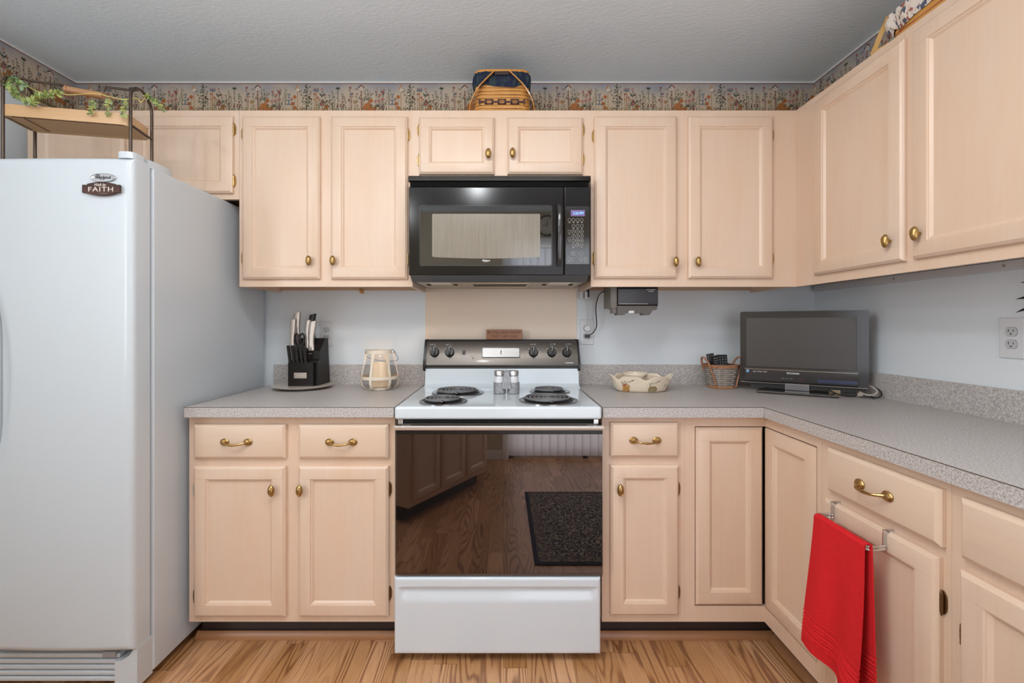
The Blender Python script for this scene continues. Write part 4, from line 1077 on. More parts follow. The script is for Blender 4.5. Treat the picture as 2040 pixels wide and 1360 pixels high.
# vent gap and oven door (the door leans a little: its top stands closer)
b = B().box(sx0+.012, sx1-.012, 1.612, 1.64, .848, .8735); part('front_recess', b, VOID, rg, world=True)
b = B().box(sx0+.010, sx0+.028, 1.604, 1.63, .852, .872, .002); part('corner_post', b, STEEL, rg, world=True)
b = B().box(sx1-.028, sx1-.010, 1.604, 1.63, .852, .872, .002); part('corner_post', b, STEEL, rg, world=True)
odx0, odx1 = PX(789, 1.60), PX(1200, 1.60); oz0, oz1 = .3125, .852; LEAN = -math.radians(.85)
od = bpy.data.objects.new('oven_door', None); COL.objects.link(od); od.parent = rg
od.location = rinv @ Vector(((odx0+odx1)/2, 1.603, (oz0+oz1)/2)); od.rotation_euler = (LEAN, 0, 0)
hwD = (odx1-odx0)/2; hhD = (oz1-oz0)/2
b = B().box(-hwD, hwD, .0005, .030, -hhD, hhD, .002); part('door_core', b, BLACKP, od)
zb2 = hhD-.031
b = B().box(-hwD, hwD, -.006, .0, -hhD+.005, zb2, .001); part('door_glass', b, OVENG, od)
b = B().box(-hwD-.001, hwD+.001, -.009, .0, zb2-.002, hhD-.004, .002); part('door_top_band', b, BLACKP, od)
b = B().box(-hwD, hwD, -.008, .0, -hhD, -hhD+.0045, .001); part('door_bottom_trim', b, mat('bronze_trim', (.16, .11, .085), .3, .8), od)
b = B().prism([(-.030, hhD-.0135), (-.033, hhD-.009), (-.033, hhD-.002), (-.028, hhD+.002), (-.022, hhD+.001), (-.020, hhD-.011), (-.024, hhD-.0145)], -hwD, hwD, 'yz')
part('handle', b, mat('champagne_metal', (.78, .73, .68), .36, .75), od)
for s in (-1, 1):
    b = B().box(s*(hwD-.055), s*(hwD-.02), -.022, -.006, hhD-.010, hhD+.0005, .003); part('handle_bracket', b, STEEL, od)
b = B().box(-hwD+.02, hwD-.02, -.004, .004, hhD+.0005, hhD+.004, .001); part('door_vent_lip', b, mat('bronze_trim2', (.20, .17, .15), .3, .8), od)
b = B()
# storage drawer with scooped pull
qx0, qx1, qz0, qz1 = PX(785, 1.588), PX(1197, 1.588), .030, .306
sz0, sz1 = PH(1201, 1.59), PH(1170, 1.59)
def dfn(x, z):
    y = 1.588+edge_round(x, z, qx0, qx1, qz0, qz1, .010, .009)
    fx = sst(qx0+.020, qx0+.034, x)*(1-sst(qx1-.030, qx1-.016, x))
    if sz0 < z < sz1+.004: y += fx*.012*(sst(sz0, sz1-.006, z)*(1-sst(sz1-.004, sz1+.003, z)))
    return y
field(b, qx0, qx1, qz0, qz1, dfn, 70, 90, 1.631, .012); part('storage_drawer', b, RANGEW, rg, world=True, angle=50)

def at(px, py, y): return Vector((PX(px, y), y, PH(py, y)))
# ------------------------------------------------------------------ track light and added ceiling panel
DOME = mat('opal_glass_lit', (.8, .8, .78), .3, emit=(1.0, .95, .88), estr=4)
t = thing('track_light', 'ceiling track light with three opal globes in front of the wall cabinets', 'ceiling lamp', (-.85, .30, CEIL))
b = B().box(-.78, .78, -.018, .018, -.024, -.0005, .003); part('rail', b, TRIMW, t)
for tx, ty, tz, te in TRACK:
    x, y, z = tx+.85, ty-.30, tz-CEIL
    b = B().cyl((x, 0, -.020), (x, y, z+.135), .006, n=12).lathe([(0, z+.140), (.03, z+.135), (.035, z+.115), (.0, z+.115)], c=(x, y, 0), n=24); part('stem', b, BRASS, t)
    b = B().lathe([(.032, z+.115), (.055, z+.105), (.066, z+.085), (.060, z+.062), (0, z+.055)], c=(x, y, 0), n=30); part('lamp_shade', b, DOME, t)

t = thing('added_panel_fixture', 'unseen flat rectangular panel added on the ceiling as overhead fill light', 'ceiling lamp', (-.10, .66, CEIL))  # unseen fixture, added to house the overhead fill light
b = B(); frame_ring(b, rr(-.61, .61, -.20, .20, .01), rr(-.585, .585, -.175, .175, .008), -.04, 0); o_ = part('frame', b, TRIMW, t); o_.data.transform(Matrix.Rotation(-PI/2, 4, 'X')); o_.location = (0, 0, -.041)
b = B().box(-.588, .588, -.178, .178, -.058, -.0005); part('diffuser', b, DOME, t)

# ------------------------------------------------------------------ electrical outlets
def outlet(label, loc, rz, w_=.070, h_=.127, names=None):
    t = thing('electrical_outlet', label, 'outlet', loc, rz)
    b = B(); rings(b, -w_/2, w_/2, -h_/2, h_/2, [(0, 0), (0, .003), (.0015, .0052), (.003, .006)]); part('cover_plate', b, IVORY, t, angle=25)
    for s in (-1, 1):
        zc = s*.0195
        pts = [(.0165*math.cos(a), zc+max(-.0135, min(.0135, .0175*math.sin(a)))) for a in [2*PI*i/28 for i in range(28)]]
        b = B(); b.prism(pts, -.0078, -.0055); rc = part('receptacle', b, mat('receptacle_grey', (.50, .50, .51), .4), t)
        b = B(); n = 28; o = [(x*1.05, zc+(z-zc)*1.06) for x, z in pts]; b.prism(o, -.00615, -.0056); part('receptacle_gap', b, mat('gap_shadow_grey', (.16, .16, .16), .7), rc)
        b = B().box(-.0075, -.0055, -.0081, -.0075, zc-.001, zc+.0075).box(.0055, .0075, -.0081, -.0075, zc, zc+.0065)
        b.cyl((0, -.0075, zc-.0068), (0, -.0081, zc-.0068), .0026, n=12); part('slot', b, SLOT, rc)
    b = B().cyl((0, -.0055, 0), (0, -.0070, 0), .003, n=14); part('screw', b, IVORY, t)
    return t
outlet('white duplex outlet on the wall between knife block and lantern', (PX(651, WALL), WALL-.0005, PH(664.5, WALL)), 0, .068)
o2 = (PX(1168.5, WALL), WALL-.0005, PH(661.5, WALL))
outlet('white outlet right of the range with a white and a black plug in it', o2, 0, .070, .128)
yo_ = 1.371
outlet('white duplex outlet on the right wall below the black metal leaves', (WR-.0005, yo_, 1.174), -PI/2, .070, .127)
# white cord: small box under the cabinet, round plug
t = thing('light_switch_cord', 'white cord from a small white switch under the cabinet to the outlet beside the range', 'cord', (PX(1163, 2.2), 2.20, 1.33))
b = B().box(PX(1155, 2.2), PX(1170, 2.2), 2.185, 2.215, PH(596, 2.2), PH(581, 2.2), .004); part('switch_box', b, IVORY, t, world=True)
b = B().cyl(at(1162.5, 583, 2.182), at(1162.5, 594, 2.182), .006, n=12); part('bulb', b, mat('clear_bulb', (.8, .8, .8), .1, trans=.7), t, world=True)
b = B().box(PX(1170.5, 2.2), PX(1173, 2.2), 2.183, 2.217, PH(592, 2.2), uB+.036, .001); part('bracket', b, BLACKM, t, world=True)
pl = Vector((o2[0], WALL-.0085, o2[2]+.0195))
b = B().tube([at(1171, 592, 2.2), at(1173.5, 605, 2.215), at(1174, 625, 2.228), at(1173.5, 642, 2.228), pl+Vector((.006, -.012, .012)), pl+Vector((0, -.012, .004))], .003, n=8); part('cord', b, IVORY, t, world=True)
b = B(); b.lathe([(.0165, 0), (.0165, .012), (.014, .018), (0, .018)], c=pl, n=26, axis='y'); part('plug', b, IVORY, t, world=True)

# ------------------------------------------------------------------ black under-cabinet appliance
ya = 1.945
ax0, ax1, axm = PX(1216, ya+.02), PX(1311, ya), PX(1231.5, ya)
t = thing('can_opener', 'black under-cabinet electric can opener hanging beside the microwave', 'can opener', ((ax0+ax1)/2, 2.02, uB+.0355))
zt_o, zb_o = uB+.0355, PH(611, ya)
def yz_round(y0, y1, z0, z1, r):
    return [(y1, z0), (y1, z1), (y0+r, z1)]+[(y0+r-r*math.sin(a), z1-r+r*math.cos(a)) for a in [PI/2*i/6 for i in range(1, 7)]]+[(y0, z0+.012), (y0+.010, z0)]
b = B().prism(yz_round(ya, ya+.15, zb_o, zt_o, .045), axm, ax1, 'yz'); part('body', b, mat('opener_black', (.018, .014, .014), .14, spec=.5), t, world=True, angle=30)
b = B().prism([(ya+.013, zb_o-.004), (ya+.013, zt_o), (ya+.15, zt_o), (ya+.15, zb_o-.004)], ax0, axm-.002, 'yz'); part('side_housing', b, mat('opener_brown', (.13, .11, .09), .35), t, world=True)
b = B().prism([(axm-.003, zb_o+.004), (ax1-.002, zb_o+.004), (ax1-.002, zb_o-.008), (ax1-.008, zb_o-.014), (ax1-.022, zb_o-.014), (ax1-.028, zb_o-.028), (ax1-.03, zb_o-.028), (ax1-.035, zb_o-.036), (ax1-.062, zb_o-.036), (ax1-.063, zb_o-.028),
    (axm+.075, zb_o-.028), (axm+.072, zb_o-.018), (axm+.048, zb_o-.018), (axm+.045, zb_o-.028), (axm+.034, zb_o-.028), (axm+.030, zb_o-.036), (axm-.002, zb_o-.036)], ya+.006, ya+.06)
part('base_tray', b, mat('opener_brown_dark', (.085, .07, .058), .35), t, world=True)
b = B().prism([(ax0+.004, zb_o-.004), (axm-.003, zb_o-.004), (axm-.003, zb_o-.028), (ax0+.010, zb_o-.028), (ax0+.010, zb_o-.012), (ax0+.004, zb_o-.010)], ya+.018, ya+.07); part('blade_guard', b, mat('opener_brown', (.13, .11, .09), .35), t, world=True)
b = B().box(axm+.048, axm+.071, ya+.001, ya+.006, zb_o-.028, zb_o-.017, .001); part('magnet_tab', b, mat('pale_grey_plastic', (.6, .6, .62), .4), t, world=True)
b = B().box(axm+.004, ax1-.045, ya-.0006, ya+.001, zb_o+.0125, zb_o+.014); part('accent_line', b, mat('pale_line', (.5, .46, .4), .3), t, world=True)
b = B().box(ax1-.052, ax1-.006, ya+.012, ya+.0135, zt_o-.032, zt_o-.0295).box(ax1-.048, ax1-.016, ya+.0055, ya+.007, zt_o-.041, zt_o-.0395); 
text('maker_print', 'BLACK & DECKER', .0062, WTXT, t, wm(t).inverted() @ Vector((ax1-.031, ya-.0008+.0015, zt_o-.046)), sx=.75, ext=.0008)
text('maker_print', 'SPACEMAKER', .0050, WTXT, t, wm(t).inverted() @ Vector((ax1-.031, ya+.0002, zt_o-.0535)), sx=.75, ext=.0008)
pb_ = Vector((o2[0], WALL-.0085, o2[2]-.0195))
b = B(); P_ = [Vector((ax0+.004, 2.03, PH(577, 2.03))), at(1208, 579, 2.06), at(1196, 584, 2.10), at(1190, 596, 2.15), at(1187, 615, 2.18), at(1188.5, 640, 2.205), at(1188, 652, 2.215), at(1182, 662, 2.22), pb_+Vector((.010, -.02, .005)), pb_+Vector((0, -.018, 0))]
def smooth(pts, k=6):
    out = []; n = len(pts)
    for i in range(n-1):
        p0, p1, p2, p3 = pts[max(i-1, 0)], pts[i], pts[i+1], pts[min(i+2, n-1)]
        for j in range(k):
            s = j/k; out.append(.5*((2*p1)+(p2-p0)*s+(2*p0-5*p1+4*p2-p3)*s*s+(3*p1-p0-3*p2+p3)*s**3))
    out.append(pts[-1]); return out
b.tube(smooth(P_), .0026, n=8); cd = part('power_cord', b, BLACKM, t, world=True)
b = B().box(pb_.x-.012, pb_.x+.012, pb_.y-.024, pb_.y, pb_.z-.008, pb_.z+.008, .003); part('plug', b, BLACKP, cd, world=True)

# ------------------------------------------------------------------ wooden sign on the range
sp = Vector((PX(1004.5, 2.205), 2.205, zt_+.0022))
b = B().box(-.0895, .0895, -.011, .011, 0, .0495, .0015)
sgn = solo('wooden_sign', b, wood_mat('sign_wood', (.34, .14, .06, 1), (.25, .095, .04, 1), (.12, .045, .025, 1), 'x', rough=.45), 'small brown wooden block sign reading BE STILL AND KNOW THAT I AM GOD', 'sign', origin=(0, 0, 0))
sgn.location = sp
SB = mat('burnt_lettering', (.06, .022, .012), .6)
text('sign_lettering', 'BE STILL AND KNOW', .0185, SB, sgn, (0, -.0112, .0345), sx=.93)
text('sign_lettering', 'THAT I AM GOD', .0185, SB, sgn, (0, -.0112, .0145), sx=.95)

# ------------------------------------------------------------------ shaker caddy with two shakers
GALV = mat('galvanised_metal', (.26, .26, .27), .5, .35, vary=((140, 140, 60), (.40, .40, .41), .35, .65))
cy_ = 1.905; cz = CTZ+.0012
cc = Vector((PX(1009, cy_), cy_, cz))
t = thing('shaker_caddy', 'small galvanised metal caddy with upright handle standing on the cooktop', 'caddy', cc)
for s in (-1, 1):
    b = B(); b.lathe([(0, 0), (.0255, 0), (.0265, .0008), (.0265, .0478), (.0258, .0485), (.0250, .0478), (.0250, .0016), (0, .0016)], c=(s*.0295, 0, 0), n=36)
    for z in (.006, .026, .029, .046): b.lathe([(.0266, z-.0008), (.0272, z), (.0266, z+.0008)], c=(s*.0295, 0, 0), n=36)
    part('cup', b, GALV, t)
b = B(); hp = [(-.022, .022), (.022, .022), (.017, .045), (.0095, .093), (.0085, .099), (.005, .1035), (0, .105), (-.005, .1035), (-.0085, .099), (-.0095, .093), (-.017, .045)]
b.prism(hp, -.0285, -.0272); hd = part('handle', b, GALV, t)
b = B().cyl((0, -.0287, .0965), (0, -.0284, .0965), .0022, n=12); part('hang_hole', b, VOID, hd)
for s, nm, lab in ((-1, 'salt_shaker', 'left glass shaker with metal lid in the galvanised caddy'), (1, 'pepper_shaker', 'right glass shaker with metal lid in the galvanised caddy')):
    q = thing(nm, lab, 'shaker', cc+Vector((s*.0295, 0, .0020)))
    b = B(); b.lathe([(0, 0), (.022, 0), (.0235, .003), (.0235, .066), (.021, .070), (.0195, .074), (0, .074)], n=30); part('jar', b, mat('white_salt_glass', (.62, .62, .63), .08, coat=.6), q)
    b = B(); b.lathe([(0, .074), (.0225, .074), (.0228, .076), (.0228, .0925), (.0215, .0945), (0, .0955)], n=36)
    for k in range(3): b.lathe([(.0229, .078+k*.005), (.0233, .079+k*.005), (.0229, .080+k*.005)], n=36)
    part('lid', b, STEEL, q)

# ------------------------------------------------------------------ plate and knife block
py_ = 2.105; pc_ = Vector((PX(604, py_), py_, CT+.0006))
t = thing('plate', 'round speckled grey plate with a cream rim under the knife block', 'plate', pc_)
b = B().mi(0).lathe([(0, 0), (.08, 0), (.085, .002), (.125, .010), (.1345, .0145), (.1365, .0165), (.134, .0175), (.122, .0155)], n=64)
b.mi(1).lathe([(.122, .0155), (.118, .0138), (.09, .0115), (0, .0110)], n=64)
part('dish', b, [mat('cream_glaze', (.60, .53, .46), .25, coat=.4), mat('grey_glaze', (.27, .28, .30), .3, coat=.4, vary=(90, (.36, .36, .37), .4, .6))], t)
kb_ = Vector((PX(598.5, 2.055), 2.058, CT+.0006+.0122)); KRZ = -.04
KW = mat('black_stained_wood', (.012, .009, .008), .38, spec=.3)
t = thing('knife_block', 'black wooden knife block on the round plate left of the outlet', 'knife block', kb_, KRZ)
w2 = .0605
b = B().prism([(0, 0), (0, .113), (.020, .113), (.020, 0)], -w2, w2-.002, 'yz'); part('front_block', b, KW, t)
b = B().prism([(.0203, 0), (.0203, .118), (.040, .128), (.040, .165), (.096, .224), (.128, .224), (.150, 0)], -w2-.001, w2+.012, 'yz'); part('main_block', b, KW, t)
b = B().box(-.032, .028, -.0012, .0004, .040, .066, .0008); pt_ = part('name_plate', b, mat('brushed_champagne', (.60, .52, .45), .35, .7), t)
b = B(); ringx(b, rr(-.027, .023, .0455, .0605, .006), rr(-.026, .022, .0465, .0595, .0055), -.0016, -.001, Matrix.Identity(4)); part('plate_emboss', b, mat('emboss_line', (.32, .26, .22), .5), pt_)
KNIFE_STEEL = mat('knife_steel', (.56, .50, .46), .30, .85)
def in_block(x, y, z): return wm(t) @ Vector((x, y, z))
kbroot = t
def knife(label, name, base, top, w_, th, style, grp=None):
    """handle from base to top (block coordinates); styles: steak, steel, black"""
    p0 = in_block(*base); p1 = in_block(*top); L = (p1-p0).length
    zx_ = (p1-p0).normalized(); yx_ = Vector((0, -1, 0)); yx_ = (yx_-zx_*yx_.dot(zx_)).normalized(); xx_ = zx_.cross(yx_)*-1
    R = Matrix((xx_, -yx_, zx_)).transposed()
    k = thing(name, label, 'knife', p0, 0, grp); k.rotation_euler = R.to_euler()
    if style == 'steak':
        b = B().box(-w_/2, w_/2, -th/2, th/2, 0, L, .003, 2); part('handle', b, BLACKP, k)
        b = B(); n = 14; pts = [(-w_*.10+.0022*math.sin(3.6*i/n), -th/2-.0004, L*(.02+.93*i/n)) for i in range(n+1)]
        b.tube(pts, .0011, n=6); part('tang', b, mat('tang_steel', (.62, .60, .58), .25, .9), k)
        for z in (L*.10, L*.93):
            b = B().cyl((0, -th/2-.001, z), (0, -th/2+.002, z), .0042, n=14); part('rivet', b, mat('dim_steel', (.30, .29, .29), .3, .9), k)
    else:
        def fn(u, v):
            a = 2*PI*u; bul = 1-.22*math.sin(PI*min(1, v*1.15)) if v < .87 else .93+.10*(v-.87)/.13
            sx = w_/2*bul*math.copysign(abs(math.cos(a))**.6, math.cos(a)); sy = th/2*math.copysign(abs(math.sin(a))**.6, math.sin(a))
            bend = .006*math.sin(PI*v)
            z = L*v - (.16*w_*(math.cos(a)) if v > .93 else 0)
            return (sx+bend, sy, z)
        b = B(); b.grid(fn, 20, 22, True)
        top_ = [fn(i/20, 1) for i in range(20)]; b.add(top_, [tuple(range(20))]); b.add([fn(i/20, 0) for i in range(20)], [tuple(range(20))])
        part('handle', b, KNIFE_STEEL if style == 'steel' else BLACKP, k)
        b = B().box(-w_*.42, w_*.42, -.0015, .0015, -.045, .002); part('blade', b, STEEL, k)
    return k
for i in range(5):
    x = -.0535+i*.0188
    knife('black-handled steak knife in the front row of the knife block, %s' % ('leftmost', 'second from the left', 'in the middle', 'second from the right', 'rightmost')[i], 'steak_knife',
          (x, .009, .104), (x-.007, .018, .193), .0125, .0125, 'steak', 'steak knives in the front row of the block')
knife('tall steel-handled knife sticking up highest at the back left of the block', 'kitchen_knife', (-.040, .066, .180), (-.057, .046, .347), .030, .018, 'steel')
knife('steel-handled knife at the far left of the block, behind the steak knives', 'kitchen_knife', (-.052, .047, .150), (-.067, .030, .312), .028, .018, 'steel')
knife('short steel-handled knife in front of the far left one', 'kitchen_knife', (-.046, .0275, .122), (-.058, .012, .283), .024, .014, 'steel')
knife('wide steel-handled knife at the right of the block', 'kitchen_knife', (.030, .049, .150), (.027, .028, .304), .034, .019, 'steel')
knife('slim steel-handled knife left of the wide one in the block', 'kitchen_knife', (.006, .060, .170), (-.002, .036, .308), .024, .018, 'steel')
knife('black-capped sharpening steel behind the wide steel-handled knife', 'sharpening_steel', (.012, .095, .210), (.004, .072, .338), .030, .024, 'black')
q = thing('kitchen_scissors', 'black-handled kitchen scissors in the middle of the knife block', 'scissors', in_block(-.026, .052, .172), KRZ)
b = B()
for s in (-1, 1):
    b.tube([(s*.010+.0115*math.cos(a), -.012+.008*math.sin(a)*s, .045+.030*math.sin(a)) for a in [2*PI*i/20 for i in range(20)]], .0045, n=8, closed=True)
part('finger_loops', b, BLACKP, q)
b = B().box(-.012, .012, -.006, .004, -.03, .018, .003).cyl((0, -.008, .010), (0, .004, .010), .005, n=14); part('shank', b, BLACKP, q)

# ------------------------------------------------------------------ candle lantern
ly = 2.075; lc = Vector((PX(757, ly), ly, CT+.0006))
t = thing('candle_lantern', 'glass and whitewashed wood-strip lantern with wire handle left of the range', 'lantern', lc, -.24)
WHW = wood_mat('whitewashed_wood', (.74, .64, .52, 1), (.68, .57, .44, 1), (.56, .44, .32, 1), 'z', rough=.55)
def lr(z):
    P_ = [(0, .052), (.006, .064), (.02, .079), (.04, .0845), (.06, .083), (.09, .0775), (.13, .069), (.165, .063), (.180, .061)]
    for (a, ra), (c, rc) in zip(P_, P_[1:]):
        if a <= z <= c: s = (z-a)/(c-a); return ra+(rc-ra)*s
    return P_[-1][1]
b = B(); b.lathe([(lr(z)-.004, z) for z in (.012, .02, .04, .06, .09, .13, .165, .176)]+[(lr(z)-.0056, z) for z in (.176, .165, .13, .09, .06, .04, .02, .014)]+[(0, .014), (0, .012), (lr(.012)-.004, .012)], n=40)
part('glass_jar', b, mat('lantern_glass', (.25, .27, .27), .03, spec=.9, alpha=.10), t)
for k in range(6):
    a0 = -PI/2+k*PI/3; b = B(); zs = [.0, .006, .012, .02, .03, .04, .05, .06, .08, .10, .13, .155, .170]
    vs = []
    for z in zs:
        r = lr(z)
        for dr in (-.0018, .0022):
            for s in (-1, 1):
                th = s*.0062/r; vs.append(((r+dr)*math.cos(a0+th), (r+dr)*math.sin(a0+th), z))
    n = len(zs); fs = []
    for i in range(n-1):
        a, c = i*4, i*4+4
        fs += [(a, a+1, c+1, c), (a+2, c+2, c+3, a+3), (a, c, c+2, a+2), (a+1, a+3, c+3, c+1)]
    fs += [(0, 2, 3, 1), (4*n-4, 4*n-3, 4*n-1, 4*n-2)]
    b.add(vs, fs); part('strip', b, WHW, t)
b = B(); b.lathe([(lr(.17)-.003, .168), (lr(.17)+.003, .168), (lr(.18)+.003, .184), (lr(.18)-.003, .184), (lr(.17)-.003, .168)], n=48); part('top_ring', b, WHW, t)
b = B(); b.lathe([(lr(.057), .050), (lr(.057)+.0028, .050), (lr(.057)+.0026, .064), (lr(.06), .064), (lr(.057), .050)], n=48); part('middle_hoop', b, WHW, t)
b = B(); b.lathe([(0, .0), (.050, .0), (.052, .002), (.052, .013), (0, .013)], n=40); part('base_disc', b, WHW, t)
WIRE = mat('handle_wire', (.16, .16, .18), .35, .9)
b = B(); pts = []
for i in range(29):
    a = PI*i/28; x = -.078*math.cos(a)*(1+.18*math.sin(a)**.6 if 0 < i < 28 else 1); s_ = math.sin(a)
    pts.append((x, .080*s_**1.2, .176-.052*s_**.6))
b.tube(pts, .0012, n=6); part('wire_handle', b, WIRE, t)
for s in (-1, 1):
    b = B(); b.tube([(s*.070+.008*math.cos(a), 0, .178+.0085*math.sin(a)) for a in [2*PI*i/16 for i in range(16)]], .0011, n=6, closed=True); b.box(s*.062, s*.074, -.006, .006, .170, .182, .001); part('ear', b, mat('tin', (.6, .6, .62), .35, .8), t)
cn = thing('candle', 'thick ivory pillar candle glowing inside the lantern', 'candle', lc+Vector((.002, 0, .0145)))
WAX = mat('candle_wax', (.88, .72, .52), .45, emit=(1.0, .62, .30), estr=.17)
b = B(); 
def wax(u, v):
    a = 2*PI*u; lip = .116-.010*(.5+.5*math.sin(a*1.0-.9))+.002*math.sin(3*a)
    if v <= .5: r = .0395; z = lip*v/.5
    else: s = (v-.5)/.5; r = .0395*(1-s)-.0; z = lip-(.030*sst(0, .45, s))
    return (max(r, .0002)*math.cos(a), max(r, .0002)*math.sin(a), z)
b.grid(wax, 36, 24, True); part('wax_body', b, WAX, cn, angle=50)
b = B(); b.lathe([(0, 0), (.003, .002), (.0048, .009), (.0035, .018), (.0012, .026), (0, .029)], c=(.002, -.004, .084), n=14); part('flame', b, mat('flame', (1, .8, .4), .5, emit=(1.0, .72, .30), estr=9), cn)
d = bpy.data.lights.new('candle_glow', 'POINT'); d.energy = .22; d.color = (1, .62, .25); d.shadow_soft_size = .006
o = bpy.data.objects.new('candle_glow', d); COL.objects.link(o); o.location = lc+Vector((.004, -.014, .118))

# ------------------------------------------------------------------ scalloped baker and dip bowl
dy = 2.03; dc = Vector((PX(1282, 1.99), dy, CT+.0006))
CER = mat('cream_stoneware', (.72, .61, .47), .25, coat=.5)
t = thing('baking_dish', 'cream stoneware oval dish with scalloped rim and painted birdhouses', 'dish', dc, 0)
def rim(a):
    c = abs(math.cos(a)); w8 = max(0, -math.cos(6*a))**1.4; h = .069-.015*w8
    g = math.exp(-((1-c)/.035)**2)*.5
    r = 1.02-.05*w8+g*.12
    return h+g*.012, r
def dish(a, v, off=0):
    """v 0 bottom .. 1 rim"""
    h, r = rim(a); A, Bq = .139, .088
    k = (.77+.23*v**.5)
    if v > .6: k += (r-1)*((v-.6)/.4)**1.6
    return Vector(((A*k+off)*math.cos(a), (Bq*k+off)*math.sin(a), h*v))
b = B(); NA = 112
b.grid(lambda u, v: dish(2*PI*u, v), NA, 14, True)
b.grid(lambda u, v: dish(2*PI*u, 1-v*.92, -.0055-.002*math.sin(PI*min(1, v*6)))+Vector((0, 0, .0012*math.sin(PI*min(1, v*6)))), NA, 14, True)
r0_ = [dish(2*PI*i/NA, 1) for i in range(NA)]; r1_ = [dish(2*PI*i/NA, 1, -.0055) for i in range(NA)]
rm = [(p+q)/2+Vector((0, 0, .0022)) for p, q in zip(r0_, r1_)]
b.add(r0_+rm+r1_, [(k*NA+i, k*NA+(i+1) % NA, (k+1)*NA+(i+1) % NA, (k+1)*NA+i) for k in (0, 1) for i in range(NA)])
b.add([dish(2*PI*i/NA, 0) for i in range(NA)], [tuple(range(NA))]); b.add([dish(2*PI*i/NA, .08, -.0055) for i in range(NA)], [tuple(range(NA))])
part('dish_body', b, CER, t, angle=50)
DP = [mat('glaze_gold', (.48, .25, .06), .3), mat('glaze_brown', (.20, .08, .04), .3), mat('glaze_green', (.20, .20, .11), .3), mat('glaze_black', (.05, .035, .03), .3), mat('glaze_rust', (.35, .12, .07), .3), mat('glaze_olive', (.33, .26, .13), .3)]
def decal(b, surf, ax, z0, polys, k=1):
    """polys in metres on the outer wall; ax = x offset on the dish"""
    for idx, (c, pts) in enumerate(polys):
        bm = bmesh.new(); bm.faces.new([bm.verts.new((x, 0, z)) for x, z in pts])
        bmesh.ops.triangulate(bm, faces=bm.faces)
        for _ in range(3):
            long_ = [q for q in bm.edges if q.calc_length() > .005]
            if not long_: break
            bmesh.ops.subdivide_edges(bm, edges=long_, cuts=1); bmesh.ops.triangulate(bm, faces=bm.faces)
        bm.verts.index_update(); out = []
        for v_ in bm.verts:
            p = surf(ax+v_.co.x*k, z0+v_.co.z*k); d = Vector((p.x, p.y, 0)).normalized(); out.append(p+d*(idx*.00007))
        b.mi(c).add(out, [[v_.index for v_ in f.verts] for f in bm.faces]); bm.free()
def dish_surf(x, z):
    a = -math.acos(max(-.99, min(.99, x/.128))); 
    for _ in range(3):
        v = min(1, z/rim(a)[0]); p = dish(a, v)
        a = -math.acos(max(-.99, min(.99, x/(p.x/math.cos(a) if abs(math.cos(a)) > .05 else .13))))
    return dish(a, min(1, z/rim(a)[0]), .0006)
def L4(x0, z0, x1, z1, t_): 
    dx, dz = x1-x0, z1-z0; l = math.hypot(dx, dz); nx, nz = -dz/l*t_/2, dx/l*t_/2; return [(x0+nx, z0+nz), (x1+nx, z1+nz), (x1-nx, z1-nz), (x0-nx, z0-nz)]
def lf(x, z, a, l, w_=.4): 
    ca, sa = math.cos(a), math.sin(a); return [(x+u*ca-v*sa, z+u*sa+v*ca) for u, v in ((0, 0), (l*.4, -l*w_/2), (l, 0), (l*.4, l*w_/2))]
branch = [(3, L4(-.022, .030, .022, .042, .0012)), (3, L4(.012, .039, .026, .046, .003)), (3, L4(-.004, .035, -.008, .026, .001)), (3, lf(-.020, .030, 2.6, .010)), (3, lf(-.018, .029, 4.2, .010)), (2, lf(-.012, .033, 1.9, .010)), (3, lf(.008, .038, 4.4, .008))]
house1 = [(0, [(-.013, 0), (.010, -.002), (.012, .018), (0, .030), (-.012, .020)]), (4, [(-.016, .020), (-.010, .032), (.002, .034), (-.003, .020)]), (4, [(.001, .034), (.012, .018), (.016, .018), (.004, .034)]), (3, [(.002, .010), (.005, .010), (.005, .014), (.002, .014)]), (1, [(-.005, .0), (-.004, 0), (-.004, .02), (-.005, .02)]), (1, [(.010, -.002), (.013, -.003), (.013, .010), (.011, .010)])]
house2 = [(5, [(-.020, 0), (.016, 0), (.016, .012), (.020, .012), (.010, .024), (-.013, .024), (-.021, .010)]), (1, L4(-.021, .010, -.013, .024, .0015)), (1, L4(.010, .024, .020, .011, .0015))]+[(1, L4(-.016+i*.006, .012, -.014+i*.006, .023, .0012)) for i in range(5)]+[(3, [(.009, .004), (.011, .004), (.011, .007), (.009, .007)])]
b = B()
decal(b, dish_surf, -.083, .005, house1, 1.05); decal(b, dish_surf, -.078, .014, branch, .95)
decal(b, dish_surf, .030, .004, house2, 1.05); decal(b, dish_surf, .036, .010, [(2 if c == 3 and i in (0, 3, 4) else c, p) for i, (c, p) in enumerate(branch)], .95)
decal(b, dish_surf, .103, .008, [(4, [(-.010, 0), (.006, 0), (.008, .022), (-.002, .014)]), (1, L4(-.010, 0, .008, .024, .001))], .9); decal(b, dish_surf, .102, .012, branch, .6)
part('painted_motif', b, DP, t)
bwc = dc+Vector((-.022, .012, .0105))
t2 = thing('dip_bowl', 'small round cream bowl standing inside the scalloped dish', 'bowl', bwc)
b = B(); b.lathe([(0, 0), (.034, 0), (.037, .002), (.050, .030), (.0575, .062), (.0588, .067), (.0575, .0692), (.0555, .067), (.047, .030), (.034, .006), (0, .005)], n=48); part('bowl_body', b, CER, t2, angle=50)
def bowl_surf(x, z):
    z = max(.004, min(.066, z)); r = .037+(.0588-.037)*(z/.067)**.9+.0008; return Vector((x, -math.sqrt(max(0, r*r-x*x)), z))
b = B(); decal(b, bowl_surf, .012, .016, branch+[(3, L4(.0, .018, .012, .020, .001)), (3, lf(.002, .022, 3.3, .009))], 1.0); part('painted_motif', b, DP, t2)

